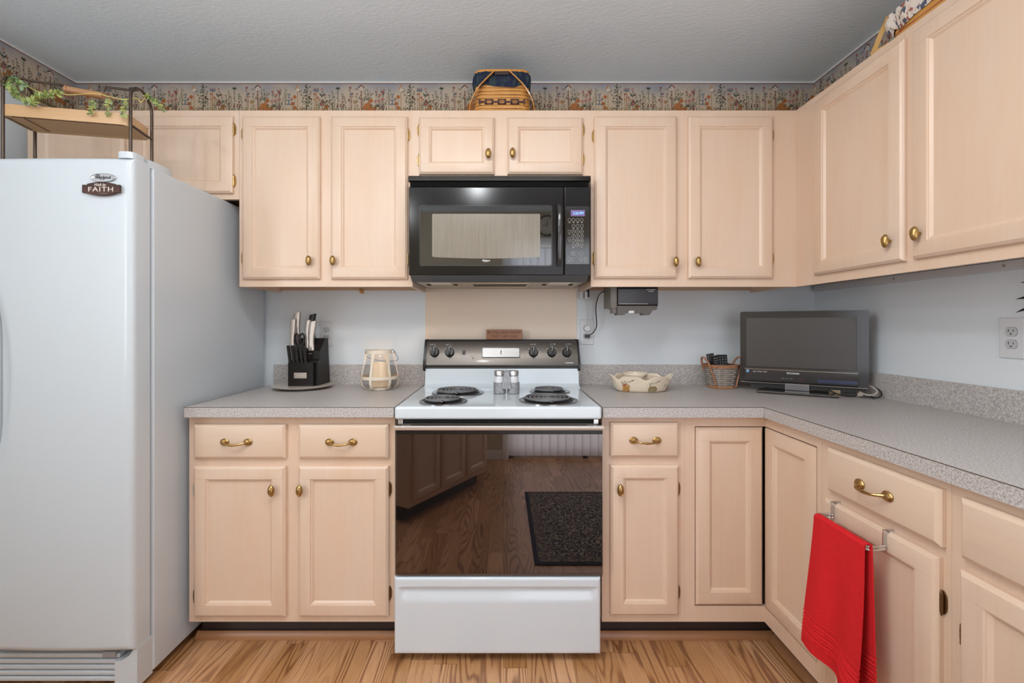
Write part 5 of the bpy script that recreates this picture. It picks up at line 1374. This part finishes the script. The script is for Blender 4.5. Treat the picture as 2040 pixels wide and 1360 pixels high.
# ------------------------------------------------------------------ woven shells (used by the baskets)
def sup(a, p):
    c, s = math.cos(a), math.sin(a); return math.copysign(abs(c)**(2/p), c), math.copysign(abs(s)**(2/p), s)
def woven(b, hx, hy, h, p, rows, cols, taper=(1, 1), amp=.0012, mi=(0, 1), z0=0, th=.003):
    """hx,hy half sizes at the top; taper = bottom scale; horizontal splints going over and under the stakes"""
    def S(a, z, off):
        k = taper[0]+(1-taper[0])*z/h, taper[1]+(1-taper[1])*z/h
        c, s = sup(a, p); return Vector(((hx*k[0]+off)*c, (hy*k[1]+off)*s, z0+z))
    hr = h/rows
    for r in range(rows):
        n = cols*4
        for zlo, zhi in ((r*hr+hr*.07, r*hr+hr*.93),):
            vs = []
            for j, (zq, o_) in enumerate(((zlo, -.0006), (zlo+(zhi-zlo)*.25, .0004), (zlo+(zhi-zlo)*.75, .0004), (zhi, -.0006))):
                for i in range(n):
                    a = 2*PI*i/n; wv = math.cos(PI*(i/4+r)); vs.append(S(a, zq, amp*wv+o_))
            b.mi(mi[0]).add(vs, [(j*n+i, j*n+(i+1) % n, (j+1)*n+(i+1) % n, (j+1)*n+i) for j in range(3) for i in range(n)])
    n = cols*4; b.mi(mi[1]).add([S(2*PI*i/n, z, -amp*.55-.0003) for z in (0, h) for i in range(n)], [(i, (i+1) % n, n+(i+1) % n, n+i) for i in range(n)])
    b.mi(mi[1]).add([S(2*PI*i/n, z, -th) for z in (0, h) for i in range(n)]+[S(2*PI*i/n, 0, -.0005) for i in range(n)], [(i, (i+1) % n, n+(i+1) % n, n+i) for i in range(n)]+[tuple(range(n))])
    return S
def band(b, S, z0, z1, o0, o1, n=64, m=0):
    vs = [S(2*PI*i/n, z, o) for z, o in ((z0, o0), (z0, o1), (z1, o1), (z1, o0)) for i in range(n)]
    b.mi(m).add(vs, [(k*n+i, k*n+(i+1) % n, ((k+1) % 4)*n+(i+1) % n, ((k+1) % 4)*n+i) for k in range(4) for i in range(n)])
# remote control basket
ry = 2.125; rc_ = Vector((PX(1436, ry), ry, CT+.0006))
GREYW = mat('grey_willow', (.40, .36, .31), .6, vary=((20, 20, 90), (.29, .25, .21), .35, .65)); DKW = mat('weave_shadow_dark', (.07, .045, .035), .8); REDW = mat('reddish_willow', (.30, .13, .07), .45, vary=(60, (.40, .19, .10), .4, .6))
t = thing('basket', 'small grey woven basket with brown rim and two loop handles left of the television', 'basket', rc_, .15)
b = B(); S_ = woven(b, .071, .062, .106, 3, 11, 13, (.74, .74), z0=.004); part('woven_body', b, [GREYW, DKW], t, angle=50)
b = B(); band(b, S_, .093, .109, -.002, .0035); part('rim', b, REDW, t, angle=50)
b = B(); band(b, S_, -.003, .007, -.004, .004); b.mi(0).add([S_(2*PI*i/40, -.001, .002) for i in range(40)], [tuple(range(40))]); part('base_band', b, mat('orange_willow', (.42, .20, .085), .45), t, angle=50)
for s in (-1, 1):
    b = B(); pts = []
    for i in range(25):
        a = PI*i/24; pts.append(Vector((s*(.074+.022*math.sin(a)), -.030*math.cos(a)*1.0-.004, .085+.062*math.sin(a)**.8)))
    pts = [Vector((s*.050, -.040, .006)), Vector((s*.062, -.040, .05))]+pts
    b.tube(smooth(pts, 2), .0046, n=8); part('loop_handle', b, REDW, t, angle=50)
def remote(lab, loc, rot, w_, l_, th, nm='remote_control'):
    q = thing(nm, lab, 'remote control', loc); q.rotation_euler = rot
    b = B().box(-w_/2, w_/2, -th/2, th/2, 0, l_, .003, 2); part('body', b, BLACKP, q)
    b = B()
    for j in range(int(l_/.011)):
        for i in range(3): b.lathe([(.0022, 0), (.0022, .0012), (0, .0016)], c=((i-1)*w_*.28, -th/2, l_-.012-j*.011), n=10, axis='y')
    bt = part('button', b, mat('remote_button', (.30, .30, .31), .4), q); bt['kind'] = 'stuff'
remote('wide black remote control facing front in the small basket', rc_+Vector((.006, -.008, .030)), (-.10, 0, .05), .048, .128, .018)
remote('black remote control leaning left in the small basket', rc_+Vector((-.020, -.010, .030)), (.0, -.16, .25), .030, .126, .016)
remote('slim black remote control at the back left of the small basket', rc_+Vector((-.018, .016, .030)), (.06, -.20, -.3), .034, .135, .014)

# ------------------------------------------------------------------ television
tvl = Vector((1.107, 2.065)); tvr = Vector((1.506, 1.82)); u_ = (tvr-tvl).normalized(); TW = (tvr-tvl).length; tvm = (tvl+tvr)/2
t = thing('television', 'black flat-screen television standing at an angle in the counter corner', 'television', (tvm.x, tvm.y, CT+.0006), math.atan2(u_.y, u_.x))
TB, TT = .036, .362
TVB = mat('tv_bezel', (.022, .020, .020), .16, coat=.5)
b = B().prism(rr(-TW/2, TW/2, TB, TT, .008), 0, .020); part('housing', b, TVB, t)
b = B().prism(rr(-TW/2+.055, TW/2-.055, TB+.02, TT-.04, .01), .0201, .058); part('back_cover', b, BLACKM, t)
sx0_, sx1_, sz0_, sz1_ = -TW/2+.024, TW/2-.040, TB+.075, TT-.029
o_ = rr(-TW/2+.001, TW/2-.001, TB+.060, TT-.001, .007); i_ = rr(sx0_, sx1_, sz0_, sz1_, .001)
b = B(); ringx(b, o_, i_, -.004, .001, Matrix.Identity(4)); part('bezel', b, TVB, t, angle=20)
b = B().box(sx0_, sx1_, -.0015, -.0002, sz0_, sz1_); part('screen', b, mat('lcd_screen', (.060, .052, .048), .30, spec=.6), t)
b = B().prism([(-.006, TB+.006), (-.010, TB+.014), (-.006, TB+.070), (0, TB+.070), (0, TB+.002)], sx0_-.004, sx1_+.004, 'yz'); sb_ = part('speaker_strip', b, mat('tv_strip', (.035, .03, .03), .2, coat=.4), t)
b = B().box(sx0_-.004, sx1_+.004, -.0085, -.0055, TB+.0615, TB+.0635).box(-TW/2+.002, TW/2-.002, -.0045, .001, TB+.001, TB+.003); part('metal_line', b, mat('tv_metal_line', (.42, .37, .32), .25, .9), sb_)
b = B().box(sx1_-.135, sx1_+.002, -.0098, -.0088, TB+.012, TB+.030); part('glossy_inlay', b, mat('blue_gloss', (.03, .04, .09), .05, coat=.6), sb_)
text('maker_lettering', 'SYLVANIA', .0105, WTXT, sb_, (-.028, -.0086, TB+.050), bold=.0002)
text('feature_print', 'Digital  DOLBY  HDMI', .0066, WTXT, sb_, (-.155, -.0086, TB+.052), sx=.9)
b = B().box(sx0_+.001, sx0_+.012, -.0082, -.0074, TB+.047, TB+.059); part('energy_sticker', b, mat('sticker_blue', (.16, .38, .62), .4), sb_)
text('control_print', 'MENU  -CH+   -VOL+', .0048, GREYTXT, sb_, (-.05, -.0098, TB+.026))
text('control_print', 'POWER', .0048, mat('print_red', (.4, .08, .06), .5), sb_, (.0, -.0098, TB+.026))
b = B().box(-.058, .032, -.004, .038, .010, TB+.02, .003); part('neck', b, mat('stand_steel', (.22, .22, .23), .3, .8), t)
b = B().prism([(-.165, -.078), (.127, -.078), (.129, -.07), (.110, .095), (-.140, .095), (-.167, -.07)], 0, .010, 'xy'); b.box(-.165, .127, -.081, -.077, .0005, .0095, .001); part('stand_base', b, mat('stand_gloss', (.016, .013, .013), .08, coat=.7), t)
b = B().box(-.164, .126, -.0835, -.0812, .0070, .0086); part('stand_trim', b, mat('tv_metal_line', (.42, .37, .32), .25, .9), t)
b = B().prism([(-TW/2+.02, TB), (-TW/2+.05, .016), (TW/2-.05, .016), (TW/2-.02, TB)], .012, .040); part('lower_cover', b, BLACKM, t)
M_ = wm(t)
def tvp(x, y, z): return M_ @ Vector((x, y, z))
c = thing('power_cable', 'loop of black and pale cables behind the right foot of the television', 'cable', tvp(.20, .02, 0))
b = B(); b.tube(smooth([tvp(.18, .05, .05), tvp(.235, .035, .047), tvp(.262, .02, .030), tvp(.25, .0, .014), tvp(.225, -.004, .012), tvp(.205, .01, .020)]), .0042, n=8); part('pale_cable', b, mat('pale_cable', (.45, .39, .33), .5), c, world=True)
b = B(); b.tube(smooth([tvp(.17, .045, .045), tvp(.25, .030, .042), tvp(.275, .01, .022), tvp(.262, -.012, .006), tvp(.23, -.018, .0055), tvp(.20, -.01, .008)]), .0028, n=8); part('black_cable', b, BLACKM, c, world=True)
b = B(); b.tube(smooth([tvp(.20, .0, .016), tvp(.222, -.016, .008), tvp(.243, -.036, .0045), tvp(.246, -.04, .0045), tvp(.238, -.02, .010)]), .0016, n=6); part('thin_cable', b, BLACKM, c, world=True)
b = B(); b.tube(smooth([tvp(.10, -.0, .024), tvp(.125, -.012, .010), tvp(.160, -.02, .0045), tvp(.185, -.012, .0045), tvp(.19, -.004, .005)]), .0030, n=8); part('black_cable', b, BLACKM, c, world=True)
b = B().box(-.009, .009, -.006, .006, -.006, .008, .002, xf=Matrix.Translation(tvp(.205, -.012, .012))); part('plug', b, mat('pale_cable', (.45, .39, .33), .5), c, world=True)
b = B().box(-.020, .020, -.010, .010, 0, .022, .003, xf=Matrix.Translation(tvp(.122, .02, .0005)) @ Matrix.Rotation(math.atan2(u_.y, u_.x), 4, 'Z'))
solo('power_adapter', b, mat('tan_adapter', (.30, .22, .12), .5), 'small tan plug adapter lying under the right half of the television', 'adapter')

# ------------------------------------------------------------------ rack with wooden shelf on the refrigerator
th_ = math.atan2(.075, .37); RK = Vector((-1.700, 1.500, 0)); RW, RD = .378, .130
t = thing('storage_rack', 'dark metal rack with a wooden tray shelf standing on the refrigerator', 'rack', (RK.x, RK.y, FT+.0005), th_)
BRZ = mat('dark_bronze_tube', (.085, .06, .045), .38, .7); zb_r = FT+.0005
topz = 2.083-zb_r; sh = 1.925-zb_r
for x in (0, RW):
    b = B(); pts = [(x, 0, 0), (x, 0, .12), (x, 0, topz-.055)]+[(x, RD/2-RD/2*math.cos(a), topz-.055+.055*math.sin(a)) for a in [PI*i/14 for i in range(1, 14)]]+[(x, RD, topz-.055), (x, RD, .12), (x, RD, 0)]
    b.tube(pts, .0052, n=10); part('side_hoop', b, BRZ, t, angle=60)
    for z in (sh+.004, ):
        b = B(); b.tube([(x, 0, z), (x, RD, z)], .004, n=8); part('shelf_bracket', b, BRZ, t)
tz = topz; ym = RD/2
b = B(); b.tube([(0, ym-.02, tz-.001), (.04, ym, tz-.002), (.135, ym, tz-.006), (.142, ym, tz-.022)], .004, n=8); part('top_bar', b, BRZ, t, angle=60)
b = B(); b.tube([(RW, ym-.01, tz-.001), (RW-.03, ym, tz-.002), (RW-.115, ym, tz+.002), (RW-.122, ym, tz-.016)], .004, n=8); part('top_bar', b, BRZ, t, angle=60)
b = B(); b.cyl((.138, ym, tz-.020), (RW-.122, ym, tz-.032), .0118, n=20); b.cyl((.146, ym, tz-.020), (.140, ym, tz-.020), .0135, n=18)
part('wooden_grip', b, wood_mat('turned_handle_wood', (.45, .24, .11, 1), (.36, .17, .07, 1), (.2, .09, .04, 1), 'x', rough=.35), t)
SHW = wood_mat('bamboo_wood', (.60, .38, .20, 1), (.53, .31, .145, 1), (.40, .22, .10, 1), 'x', rough=.42)
b = B(); o_ = rr(-.008, RW-.004, -.004, RD+.004, .026); i_ = rr(.004, RW-.016, .008, RD-.008, .018)
n = len(o_); zA, zB = sh, sh+.040
b.add([(x, y, zA) for x, y in o_]+[(x, y, zB) for x, y in o_]+[(x, y, zB) for x, y in i_]+[(x, y, zA+.002) for x, y in i_], [(k*n+j, k*n+(j+1) % n, ((k+1) % 4)*n+(j+1) % n, ((k+1) % 4)*n+j) for k in range(4) for j in range(n)])
tr = part('tray_rim', b, SHW, t, angle=30)
b = B().prism(i_, zA+.003, zA+.009, 'xy'); part('tray_bottom', b, wood_mat('bamboo_panel', (.52, .31, .155, 1), (.48, .28, .13, 1), (.38, .21, .095, 1), 'x', rough=.5), t)
b = B().box(.022, RW-.022, .004, .0055, zA-.0008, zA+.002).box(.05, .052, .01, RD-.01, zA+.001, zA+.0035); part('groove_line', b, mat('groove_brown', (.16, .08, .04), .6), tr)

# leafy garland wound round the rack
LG = [mat('leaf_green_pale', (.48, .52, .18), .55), mat('leaf_green_mid', (.30, .42, .15), .55), mat('leaf_green_grey', (.24, .34, .19), .55)]
t = thing('leaf_garland', 'green artificial leaf garland draped over the top of the rack', 'garland', at(160, 190, 1.58))
TW_ = mat('garland_twine', (.62, .47, .12), .6)
vine = smooth([at(18, 152, 1.53), at(38, 158, 1.53), at(60, 175, 1.54), at(95, 188, 1.55), at(120, 182, 1.56), at(135, 189, 1.56), at(190, 186, 1.58), at(215, 192, 1.59), at(248, 198, 1.60), at(272, 196, 1.605), at(280, 204, 1.605), at(290, 192, 1.61)])
b = B(); b.tube(vine, .0016, n=6); part('twine', b, TW_, t, world=True)
rnd = random.Random(5)
def sprig(pts, n, l0, mi=None, w_=.34):
    b = B(); P_ = smooth(pts, 8); b.mi(3); b.tube(P_, .0010, n=5)
    for k in range(n):
        f = (k+.5)/n*(len(P_)-1); i = int(f); p = P_[i].lerp(P_[min(i+1, len(P_)-1)], f-i); d = (P_[min(i+1, len(P_)-1)]-P_[max(i-1, 0)]).normalized()
        for s in (-1, 1):
            side = Vector((rnd.uniform(-1, 1), rnd.uniform(-1, 1), rnd.uniform(-.6, .8))); side = (side-d*side.dot(d)).normalized()*s
            dr = (d*rnd.uniform(.35, .9)+side).normalized(); l = l0*rnd.uniform(.7, 1.15); nrm = dr.cross(Vector((rnd.uniform(-1, 1), rnd.uniform(-1, 1), rnd.uniform(-1, 1)))).normalized()
            up = dr.cross(nrm)*.0018
            q = [p, p+dr*l*.35+nrm*l*w_/2, p+dr*l*.7+nrm*l*w_*.36, p+dr*l, p+dr*l*.7-nrm*l*w_*.36, p+dr*l*.35-nrm*l*w_/2]
            m = p+dr*l*.5+up
            b.mi(rnd.choice((0, 0, 1, 1, 2)) if mi is None else rnd.choice(mi)).add(q+[m], [(i_, (i_+1) % 6, 6) for i_ in range(6)])
    return part('leaf_sprig', b, LG+[TW_], t, world=True)
sprig([at(16, 152, 1.52), at(32, 160, 1.515), at(42, 168, 1.51)], 24, .020, (2, 1, 2), .5)
sprig([at(14, 160, 1.52), at(24, 175, 1.51), at(34, 190, 1.50), at(50, 200, 1.50), at(66, 206, 1.50)], 48, .018)
sprig([at(8, 166, 1.51), at(22, 176, 1.50), at(30, 192, 1.50)], 30, .017)
sprig([at(58, 208, 1.49), at(72, 196, 1.50), at(92, 189, 1.50), at(118, 185, 1.51)], 54, .019, (0, 1, 0), .36)
sprig([at(186, 200, 1.54), at(185, 210, 1.54), at(181, 226, 1.535)], 26, .015)
sprig([at(217, 196, 1.55), at(216, 212, 1.55), at(214, 229, 1.55)], 24, .0145)
sprig([at(251, 198, 1.56), at(248, 214, 1.555), at(246, 232, 1.55)], 24, .0145)
sprig([at(288, 190, 1.60), at(301, 196, 1.60), at(313, 205, 1.60), at(326, 220, 1.60)], 42, .017, (2, 1, 0), .36)

# ------------------------------------------------------------------ basket on top of the cabinets over the microwave
byy = 2.08; bc_ = Vector((PX(1000, byy), byy, uT+.0006))
ORW = mat('honey_splint', (.56, .26, .055), .4, vary=((30, 30, 8), (.66, .33, .09), .35, .65)); ORD = mat('splint_shadow_brown', (.22, .08, .02), .7)
STRAP = mat('bentwood_strap', (.60, .26, .05), .32, coat=.3, vary=((8, 8, 30), (.68, .32, .08), .35, .65))
t = thing('picnic_basket', 'honey-coloured woven basket with navy liner on top of the cabinets above the microwave', 'basket', bc_)
b = B(); S_ = woven(b, .124, .085, .205, 5, 13, 9, (1.06, 1.02), amp=.0008); part('woven_body', b, [ORW, ORD], t, angle=50)
b = B()
for i in range(-2, 3):
    xx0 = i*.058; zc = .075
    for (a0, a1, z0, z1) in ((xx0-.019, xx0+.019, .008, .013), (xx0-.019, xx0+.019, -.010, -.005), (xx0-.019, xx0-.011, -.010, .013), (xx0+.011, xx0+.019, -.010, .013), (xx0+.019, xx0+.040, -.003, .005)):
        if abs(a0) > .118 or abs(a1) > .118: continue
        b.box(a0, a1, -.0905, -.086, zc+z0, zc+z1, .0008)
part('chain_weave_band', b, mat('dark_splint', (.075, .03, .03), .5), t)
LINER = mat('navy_plaid_cloth', (.010, .014, .045), .85, vary=((60, 60, 30), (.03, .055, .06), .45, .6))
def liner(S, z0, z1, h, n, rows, amp, seed):
    rn = random.Random(seed); ph = [rn.uniform(0, 6.28) for _ in range(9)]
    def off(a, v): return amp*(.55+.45*math.sin(a*17+ph[0])+.35*math.sin(a*29+ph[1]+v*3))*math.sin(PI*min(1, .15+v*.85))**.6
    b = B(); b.grid(lambda u, v: S(2*PI*u, z1-(z1-z0+.006*math.sin(2*PI*u*9+ph[2]))*v, .003+off(2*PI*u, v)), n, rows, True)
    b.grid(lambda u, v: S(2*PI*u, z1-.02*v, .003-.007*math.sin(PI/2*min(1, v*3))), n, 4, True)
    return b
b = liner(S_, .148, .212, 0, 160, 8, .007, 3); part('cloth_liner', b, LINER, t, angle=60)
b = B(); band(b, S_, .212, .2225, -.004, .0045); part('rim', b, STRAP, t, angle=50)
for s in (-1, 1):
    b = B(); pts = [Vector((s*.146, -.02, .0)), Vector((s*.1475, -.05, .035)), Vector((s*.140, -.088, .075)), Vector((s*.108, -.1005, .130)), Vector((s*.070, -.1005, .172)), Vector((s*.033, -.1005, .207))]
    P_ = smooth(pts, 6); b.tube(P_, .01, n=4, flat=(.004, .022)); b2 = part('handle_strap', b, STRAP, t, angle=30)
    b = B().cyl((s*.039, -.103, .2005), (s*.039, -.1065, .2005), .0052, n=16); part('rivet', b, mat('copper', (.42, .12, .035), .3, .8), b2)
b = B().box(-.032, .032, -.104, -.099, .190, .204, .0015); part('crossbar', b, mat('dark_crossbar', (.05, .035, .03), .35), t)

# basket on the right-hand cabinets
t = thing('basket', 'honey-coloured woven basket with red, white and blue cloth liner on top of the right cabinets', 'basket', (1.425, 1.345, uT+.0006))
b = B(); S_ = woven(b, .118, .170, .105, 6, 5, 7, (.92, .95), amp=.0016); part('woven_body', b, [ORW, mat('red_brown_splint', (.28, .05, .03), .6)], t, angle=50)
def flag_mat():
    m = bpy.data.materials.new('patriotic_cloth'); m.use_nodes = True
    nt = m.node_tree; n = nt.nodes; L = nt.links; p = n['Principled BSDF']; p.inputs['Roughness'].default_value = .85
    tc = n.new('ShaderNodeTexCoord'); v = n.new('ShaderNodeTexVoronoi'); v.inputs['Scale'].default_value = 85
    mp = n.new('ShaderNodeMapping'); mp.inputs['Rotation'].default_value = (.5, .7, .4); mp.inputs['Scale'].default_value = (1, 1.8, .8); L.new(tc.outputs['Object'], mp.inputs[0]); L.new(mp.outputs[0], v.inputs['Vector'])
    sp = n.new('ShaderNodeSeparateColor'); L.new(v.outputs['Color'], sp.inputs[0])
    cr = n.new('ShaderNodeValToRGB'); cr.color_ramp.interpolation = 'CONSTANT'; e = cr.color_ramp.elements
    e[0].position = 0; e[0].color = (.70, .62, .55, 1); e[1].position = .45; e[1].color = (.08, .095, .14, 1)
    for ps, c in ((.66, (.68, .60, .52, 1)), (.80, (.34, .12, .09, 1)), (.90, (.62, .50, .42, 1))): x = e.new(ps); x.color = c
    L.new(sp.outputs[0], cr.inputs[0]); L.new(cr.outputs[0], p.inputs['Base Color']); return m
b = liner(S_, .055, .115, 0, 150, 9, .012, 8); b.grid(lambda u, v: S_(2*PI*u, .115+.022*math.sin(PI/2*v), .003-.10*v), 80, 6, True)
part('cloth_liner', b, flag_mat(), t, angle=60)
b = B(); P_ = smooth([Vector((-.137, .10, .0)), Vector((-.136, .19, .014)), Vector((-.122, .200, .045)), Vector((-.112, .190, .085)), Vector((-.105, .168, .125))], 6)
b.tube(P_, .01, n=4, flat=(.014, .012)); hs_ = part('handle_strap', b, mat('pale_bentwood', (.66, .40, .14), .32, coat=.3), t, angle=30)
b = B(); b.ball((-.110, .176, .110), .006); part('rivet', b, mat('copper2', (.45, .22, .07), .3, .6), hs_)

# ------------------------------------------------------------------ towel bar and towel (right-hand base cabinet door)
DXf = BX-.019
t = thing('towel_bar', 'chrome over-the-door towel bar on the right base cabinet', 'towel bar', (DXf, 1.19, .70))
yA, yB = 1.277, 1.102; zc = .661; XB = .898; zd = .699
for y in (yA, yB):
    b = B(); b.tube([(DXf+.0225, y, zd-.02), (DXf+.0225, y, zd+.0016), (DXf-.0022, y, zd+.0016), (DXf-.0022, y, zc-.008)], .01, n=4, flat=(.016, .0022)); part('hook', b, STEEL, t, world=True, angle=20)
b = B(); P_ = [Vector((DXf-.004, yA-.002, zc)), Vector((DXf-.010, yA+.004, zc)), Vector((XB+.022, yA+.008, zc)), Vector((XB+.006, yA+.004, zc)), Vector((XB, yA-.012, zc)), Vector((XB, (yA+yB)/2, zc)), Vector((XB, yB+.012, zc)), Vector((XB+.006, yB-.004, zc)), Vector((XB+.022, yB-.008, zc)), Vector((DXf-.010, yB-.004, zc)), Vector((DXf-.004, yB+.002, zc))]
for dz in (-.0045, .0045):
    b.tube([p+Vector((0, 0, dz)) for p in smooth(P_, 6)], .0028, n=8)
b.tube(smooth(P_, 6), .01, n=4, flat=(.002, .007))
part('bar', b, CHROME, t, world=True, angle=50)
RED = mat('red_terry', (.62, .018, .022), .95, bump=(260, .7, .003), spec=.2)
ty0, ty1 = 1.262, 1.088
def towel(layer):
    def f(u, v):
        # u across (0 = far/left, 1 = near/right), v 0 top .. 1 bottom
        y = ty0+(ty1-ty0)*u
        if layer == 0:
            L_ = .365+.018*math.sin(u*2.2)+(.03*sst(.55, .95, u))
            z = zc+.0075-L_*v; x = XB-.0075-.022*v-.012*math.sin(u*5+v*2.2)*v+.006*math.sin(u*12+1+v)*v
            y += .020*v*(1-u)-.004*v
        else:
            L_ = .372+.01*math.sin(u*4)
            z = zc+.0075-L_*v; x = XB+.0080+.006*v+.005*math.sin(u*4+1)*v
            y -= .012*v*u
        rib = .0024*math.sin((v-.74)*2*PI/.028) if .74 < v < .93 else 0
        x += (-rib if layer == 0 else rib)
        return Vector((x, y, z))
    return f
b = B(); nu, nv = 26, 90
f0, f1 = towel(0), towel(1); rowz = []
top = [(XB-.0075*math.cos(a), zc+.0075+.004*math.sin(a)) for a in [PI*i/8 for i in range(1, 8)]]
def outer(u, s):
    if s < .45: return f0(u, 1-s/.45)
    if s < .55: a = PI*(s-.45)/.1; p = f0(u, 0); return Vector((XB-.0078*math.cos(a), p.y, zc+.0075+.0045*math.sin(a)))
    return f1(u, (s-.55)/.45)
THK = .0036
def nrm_off(s): return THK if s <= .5 else THK
grid_o = [[outer(i/nu, s) for i in range(nu+1)] for s in [j/200 for j in range(201)]]
ofs = []
for j, row in enumerate(grid_o):
    s = j/200
    if s < .45: d = Vector((-1, 0, 0))
    elif s < .55: a = PI*(s-.45)/.1; d = Vector((-math.cos(a), 0, math.sin(a)))
    else: d = Vector((1, 0, 0))
    ofs.append([p+d*THK for p in row])
W_ = nu+1; H_ = 201; flat_ = [p for r in grid_o for p in r]+[p for r in ofs for p in r]; N_ = W_*H_
fs = []
for j in range(H_-1):
    for i in range(nu):
        a = j*W_+i; fs.append((a, a+1, a+1+W_, a+W_)); a += N_; fs.append((a, a+W_, a+1+W_, a+1))
bd_ = [i for i in range(W_)]+[j*W_+nu for j in range(1, H_)]+[(H_-1)*W_+i for i in range(nu-1, -1, -1)]+[j*W_ for j in range(H_-2, 0, -1)]
fs += [(bd_[k], bd_[(k+1) % len(bd_)], bd_[(k+1) % len(bd_)]+N_, bd_[k]+N_) for k in range(len(bd_))]
b.add(flat_, fs)
solo('towel', b, RED, 'bright red terry towel folded over the chrome towel bar', 'towel', angle=60)

# ------------------------------------------------------------------ black metal leaves on the right wall
t = thing('wall_decoration', 'black metal leaf wall decoration at the right edge above the outlet', 'wall decoration', (WR-.002, 1.25, 1.30))
BM = mat('black_iron', (.012, .011, .011), .4, .5)
b = B(); b.tube([(WR-.012, 1.25, 1.12), (WR-.014, 1.252, 1.24), (WR-.012, 1.248, 1.37)], .003, n=8); part('stem', b, BM, t, world=True)
def mleaf(y, z, dy, dz, l, wd=.012):
    b = B(); d = Vector((0, dy, dz)).normalized(); n = Vector((0, -d.z, d.y)); p = Vector((WR-.013, y, z))
    k = 8; L_ = [p+d*l*i/k+n*wd*.5*math.sin(PI*min(1, (i+.3)/k))**.8+n*.012*math.sin(PI*i/k) for i in range(k+1)]; R_ = [p+d*l*i/k-n*wd*.5*math.sin(PI*min(1, (i+.3)/k))**.8+n*.012*math.sin(PI*i/k) for i in range(k+1)]
    vs = L_+R_+[q+Vector((-.0016, 0, 0)) for q in L_+R_]; m = k+1
    f = [(i, i+1, m+i+1, m+i) for i in range(k)]+[(2*m+i, 3*m+i, 3*m+i+1, 2*m+i+1) for i in range(k)]+[(i, 2*m+i, 2*m+i+1, i+1) for i in range(k)]+[(m+i, m+i+1, 3*m+i+1, 3*m+i) for i in range(k)]
    b.add(vs, f); part('leaf', b, BM, t, world=True)
for y, z, dy, dz, l in ((1.25, 1.315, 1, .30, .096), (1.25, 1.305, -1, .4, .09), (1.25, 1.280, 1, .12, .105), (1.25, 1.262, 1, -.10, .104), (1.25, 1.27, -1, .1, .09), (1.25, 1.35, .5, 1, .08), (1.25, 1.35, -.5, 1, .08), (1.25, 1.24, .7, -.8, .07), (1.25, 1.235, -1, -.3, .09), (1.25, 1.20, .55, -.7, .06)):
    mleaf(y, z, dy, dz, l)

# ------------------------------------------------------------------ things behind the camera, seen in the black glass
cl_ = Vector((.47, WF+.001, 2.29))
t = thing('wall_clock', 'round black wall clock above the patio door behind the camera', 'clock', cl_, PI)
b = B(); b.lathe([(0, 0), (.112, 0), (.112, .022), (.102, .026), (.096, .012), (0, .012)], n=48, axis='y'); part('case', b, BLACKP, t)
b = B(); b.lathe([(.0955, .0122), (0, .0126)], n=48, axis='y'); part('dial_face', b, mat('dial_cream', (.62, .56, .45), .5), t)
b = B().box(-.003, .003, -.015, -.0135, -.01, .06).box(-.003, .05, -.0155, -.014, -.003, .003); part('clock_hand', b, BLACKM, t)
# patterned rug
def rug_mat():
    m = bpy.data.materials.new('rug_pattern'); m.use_nodes = True
    nt = m.node_tree; n = nt.nodes; L = nt.links; p = n['Principled BSDF']; p.inputs['Roughness'].default_value = .95
    tc = n.new('ShaderNodeTexCoord'); v = n.new('ShaderNodeTexVoronoi'); v.inputs['Scale'].default_value = 13
    nz = n.new('ShaderNodeTexNoise'); nz.inputs['Scale'].default_value = 36; nz.inputs['Detail'].default_value = 3
    L.new(tc.outputs['Object'], v.inputs['Vector']); L.new(tc.outputs['Object'], nz.inputs['Vector'])
    m1 = n.new('ShaderNodeMath'); m1.operation = 'MULTIPLY_ADD'; m1.inputs[1].default_value = 26; L.new(v.outputs['Distance'], m1.inputs[0])
    m0 = n.new('ShaderNodeMath'); m0.operation = 'MULTIPLY'; m0.inputs[1].default_value = 18; L.new(nz.outputs['Fac'], m0.inputs[0]); L.new(m0.outputs[0], m1.inputs[2])
    sn = n.new('ShaderNodeMath'); sn.operation = 'SINE'; L.new(m1.outputs[0], sn.inputs[0])
    cr = n.new('ShaderNodeValToRGB'); e = cr.color_ramp.elements; e[0].position = .35; e[0].color = (.05, .045, .06, 1); e[1].position = .75; e[1].color = (.42, .36, .28, 1)
    L.new(sn.outputs[0], cr.inputs[0]); L.new(cr.outputs[0], p.inputs['Base Color']); return m
t = thing('rug', 'dark patterned rug with navy edge lying on the floor behind the camera position', 'rug', (.50, .37, 0))
RM = rug_mat(); NAVY = mat('rug_navy_edge', (.02, .028, .05), .95); TANB = mat('rug_border_tan', (.26, .22, .17), .95, vary=(70, (.06, .05, .06), .45, .55))
b = B().box(.16, .84, -.17, .91, .0005, .007, .003); part('rug_backing', b, NAVY, t, world=True)
b = B().box(.185, .815, -.145, .885, .0071, .0085); part('border_band', b, TANB, t, world=True)
b = B().box(.245, .755, -.085, .825, .0086, .0092); part('field', b, RM, t, world=True)
# peninsula cabinets beside the camera
ang = math.atan2(.869, -.495)
t = thing('base_cabinet', 'three-door pickled maple peninsula cabinet beside the camera, reflected in the oven door', 'cabinet', (-.136, -.40, 0), ang)
Ln = .9325
ds_ = [(.02, .30), (.325, .605), (.63, .905)]
carcass(t, 0, Ln, .10, CT-.0385, .58, [(a+.012, c-.012, .15, .84) for a, c in ds_], bottom='closed')
b = B().box(0.03, Ln-.03, .075, .56, .0005, .10); part('toe_kick', b, KICK, t)
for a, c in ds_: door(t, a, c, .135, .85, kn=(c-.03, .78))
t = thing('countertop', 'grey laminate countertop of the peninsula beside the camera', 'countertop', (-.136, -.40, CT-.038), ang)
b = B().box(-.01, Ln+.02, -.025, .60, 0, .038, .001); part('slab', b, LAM, t)
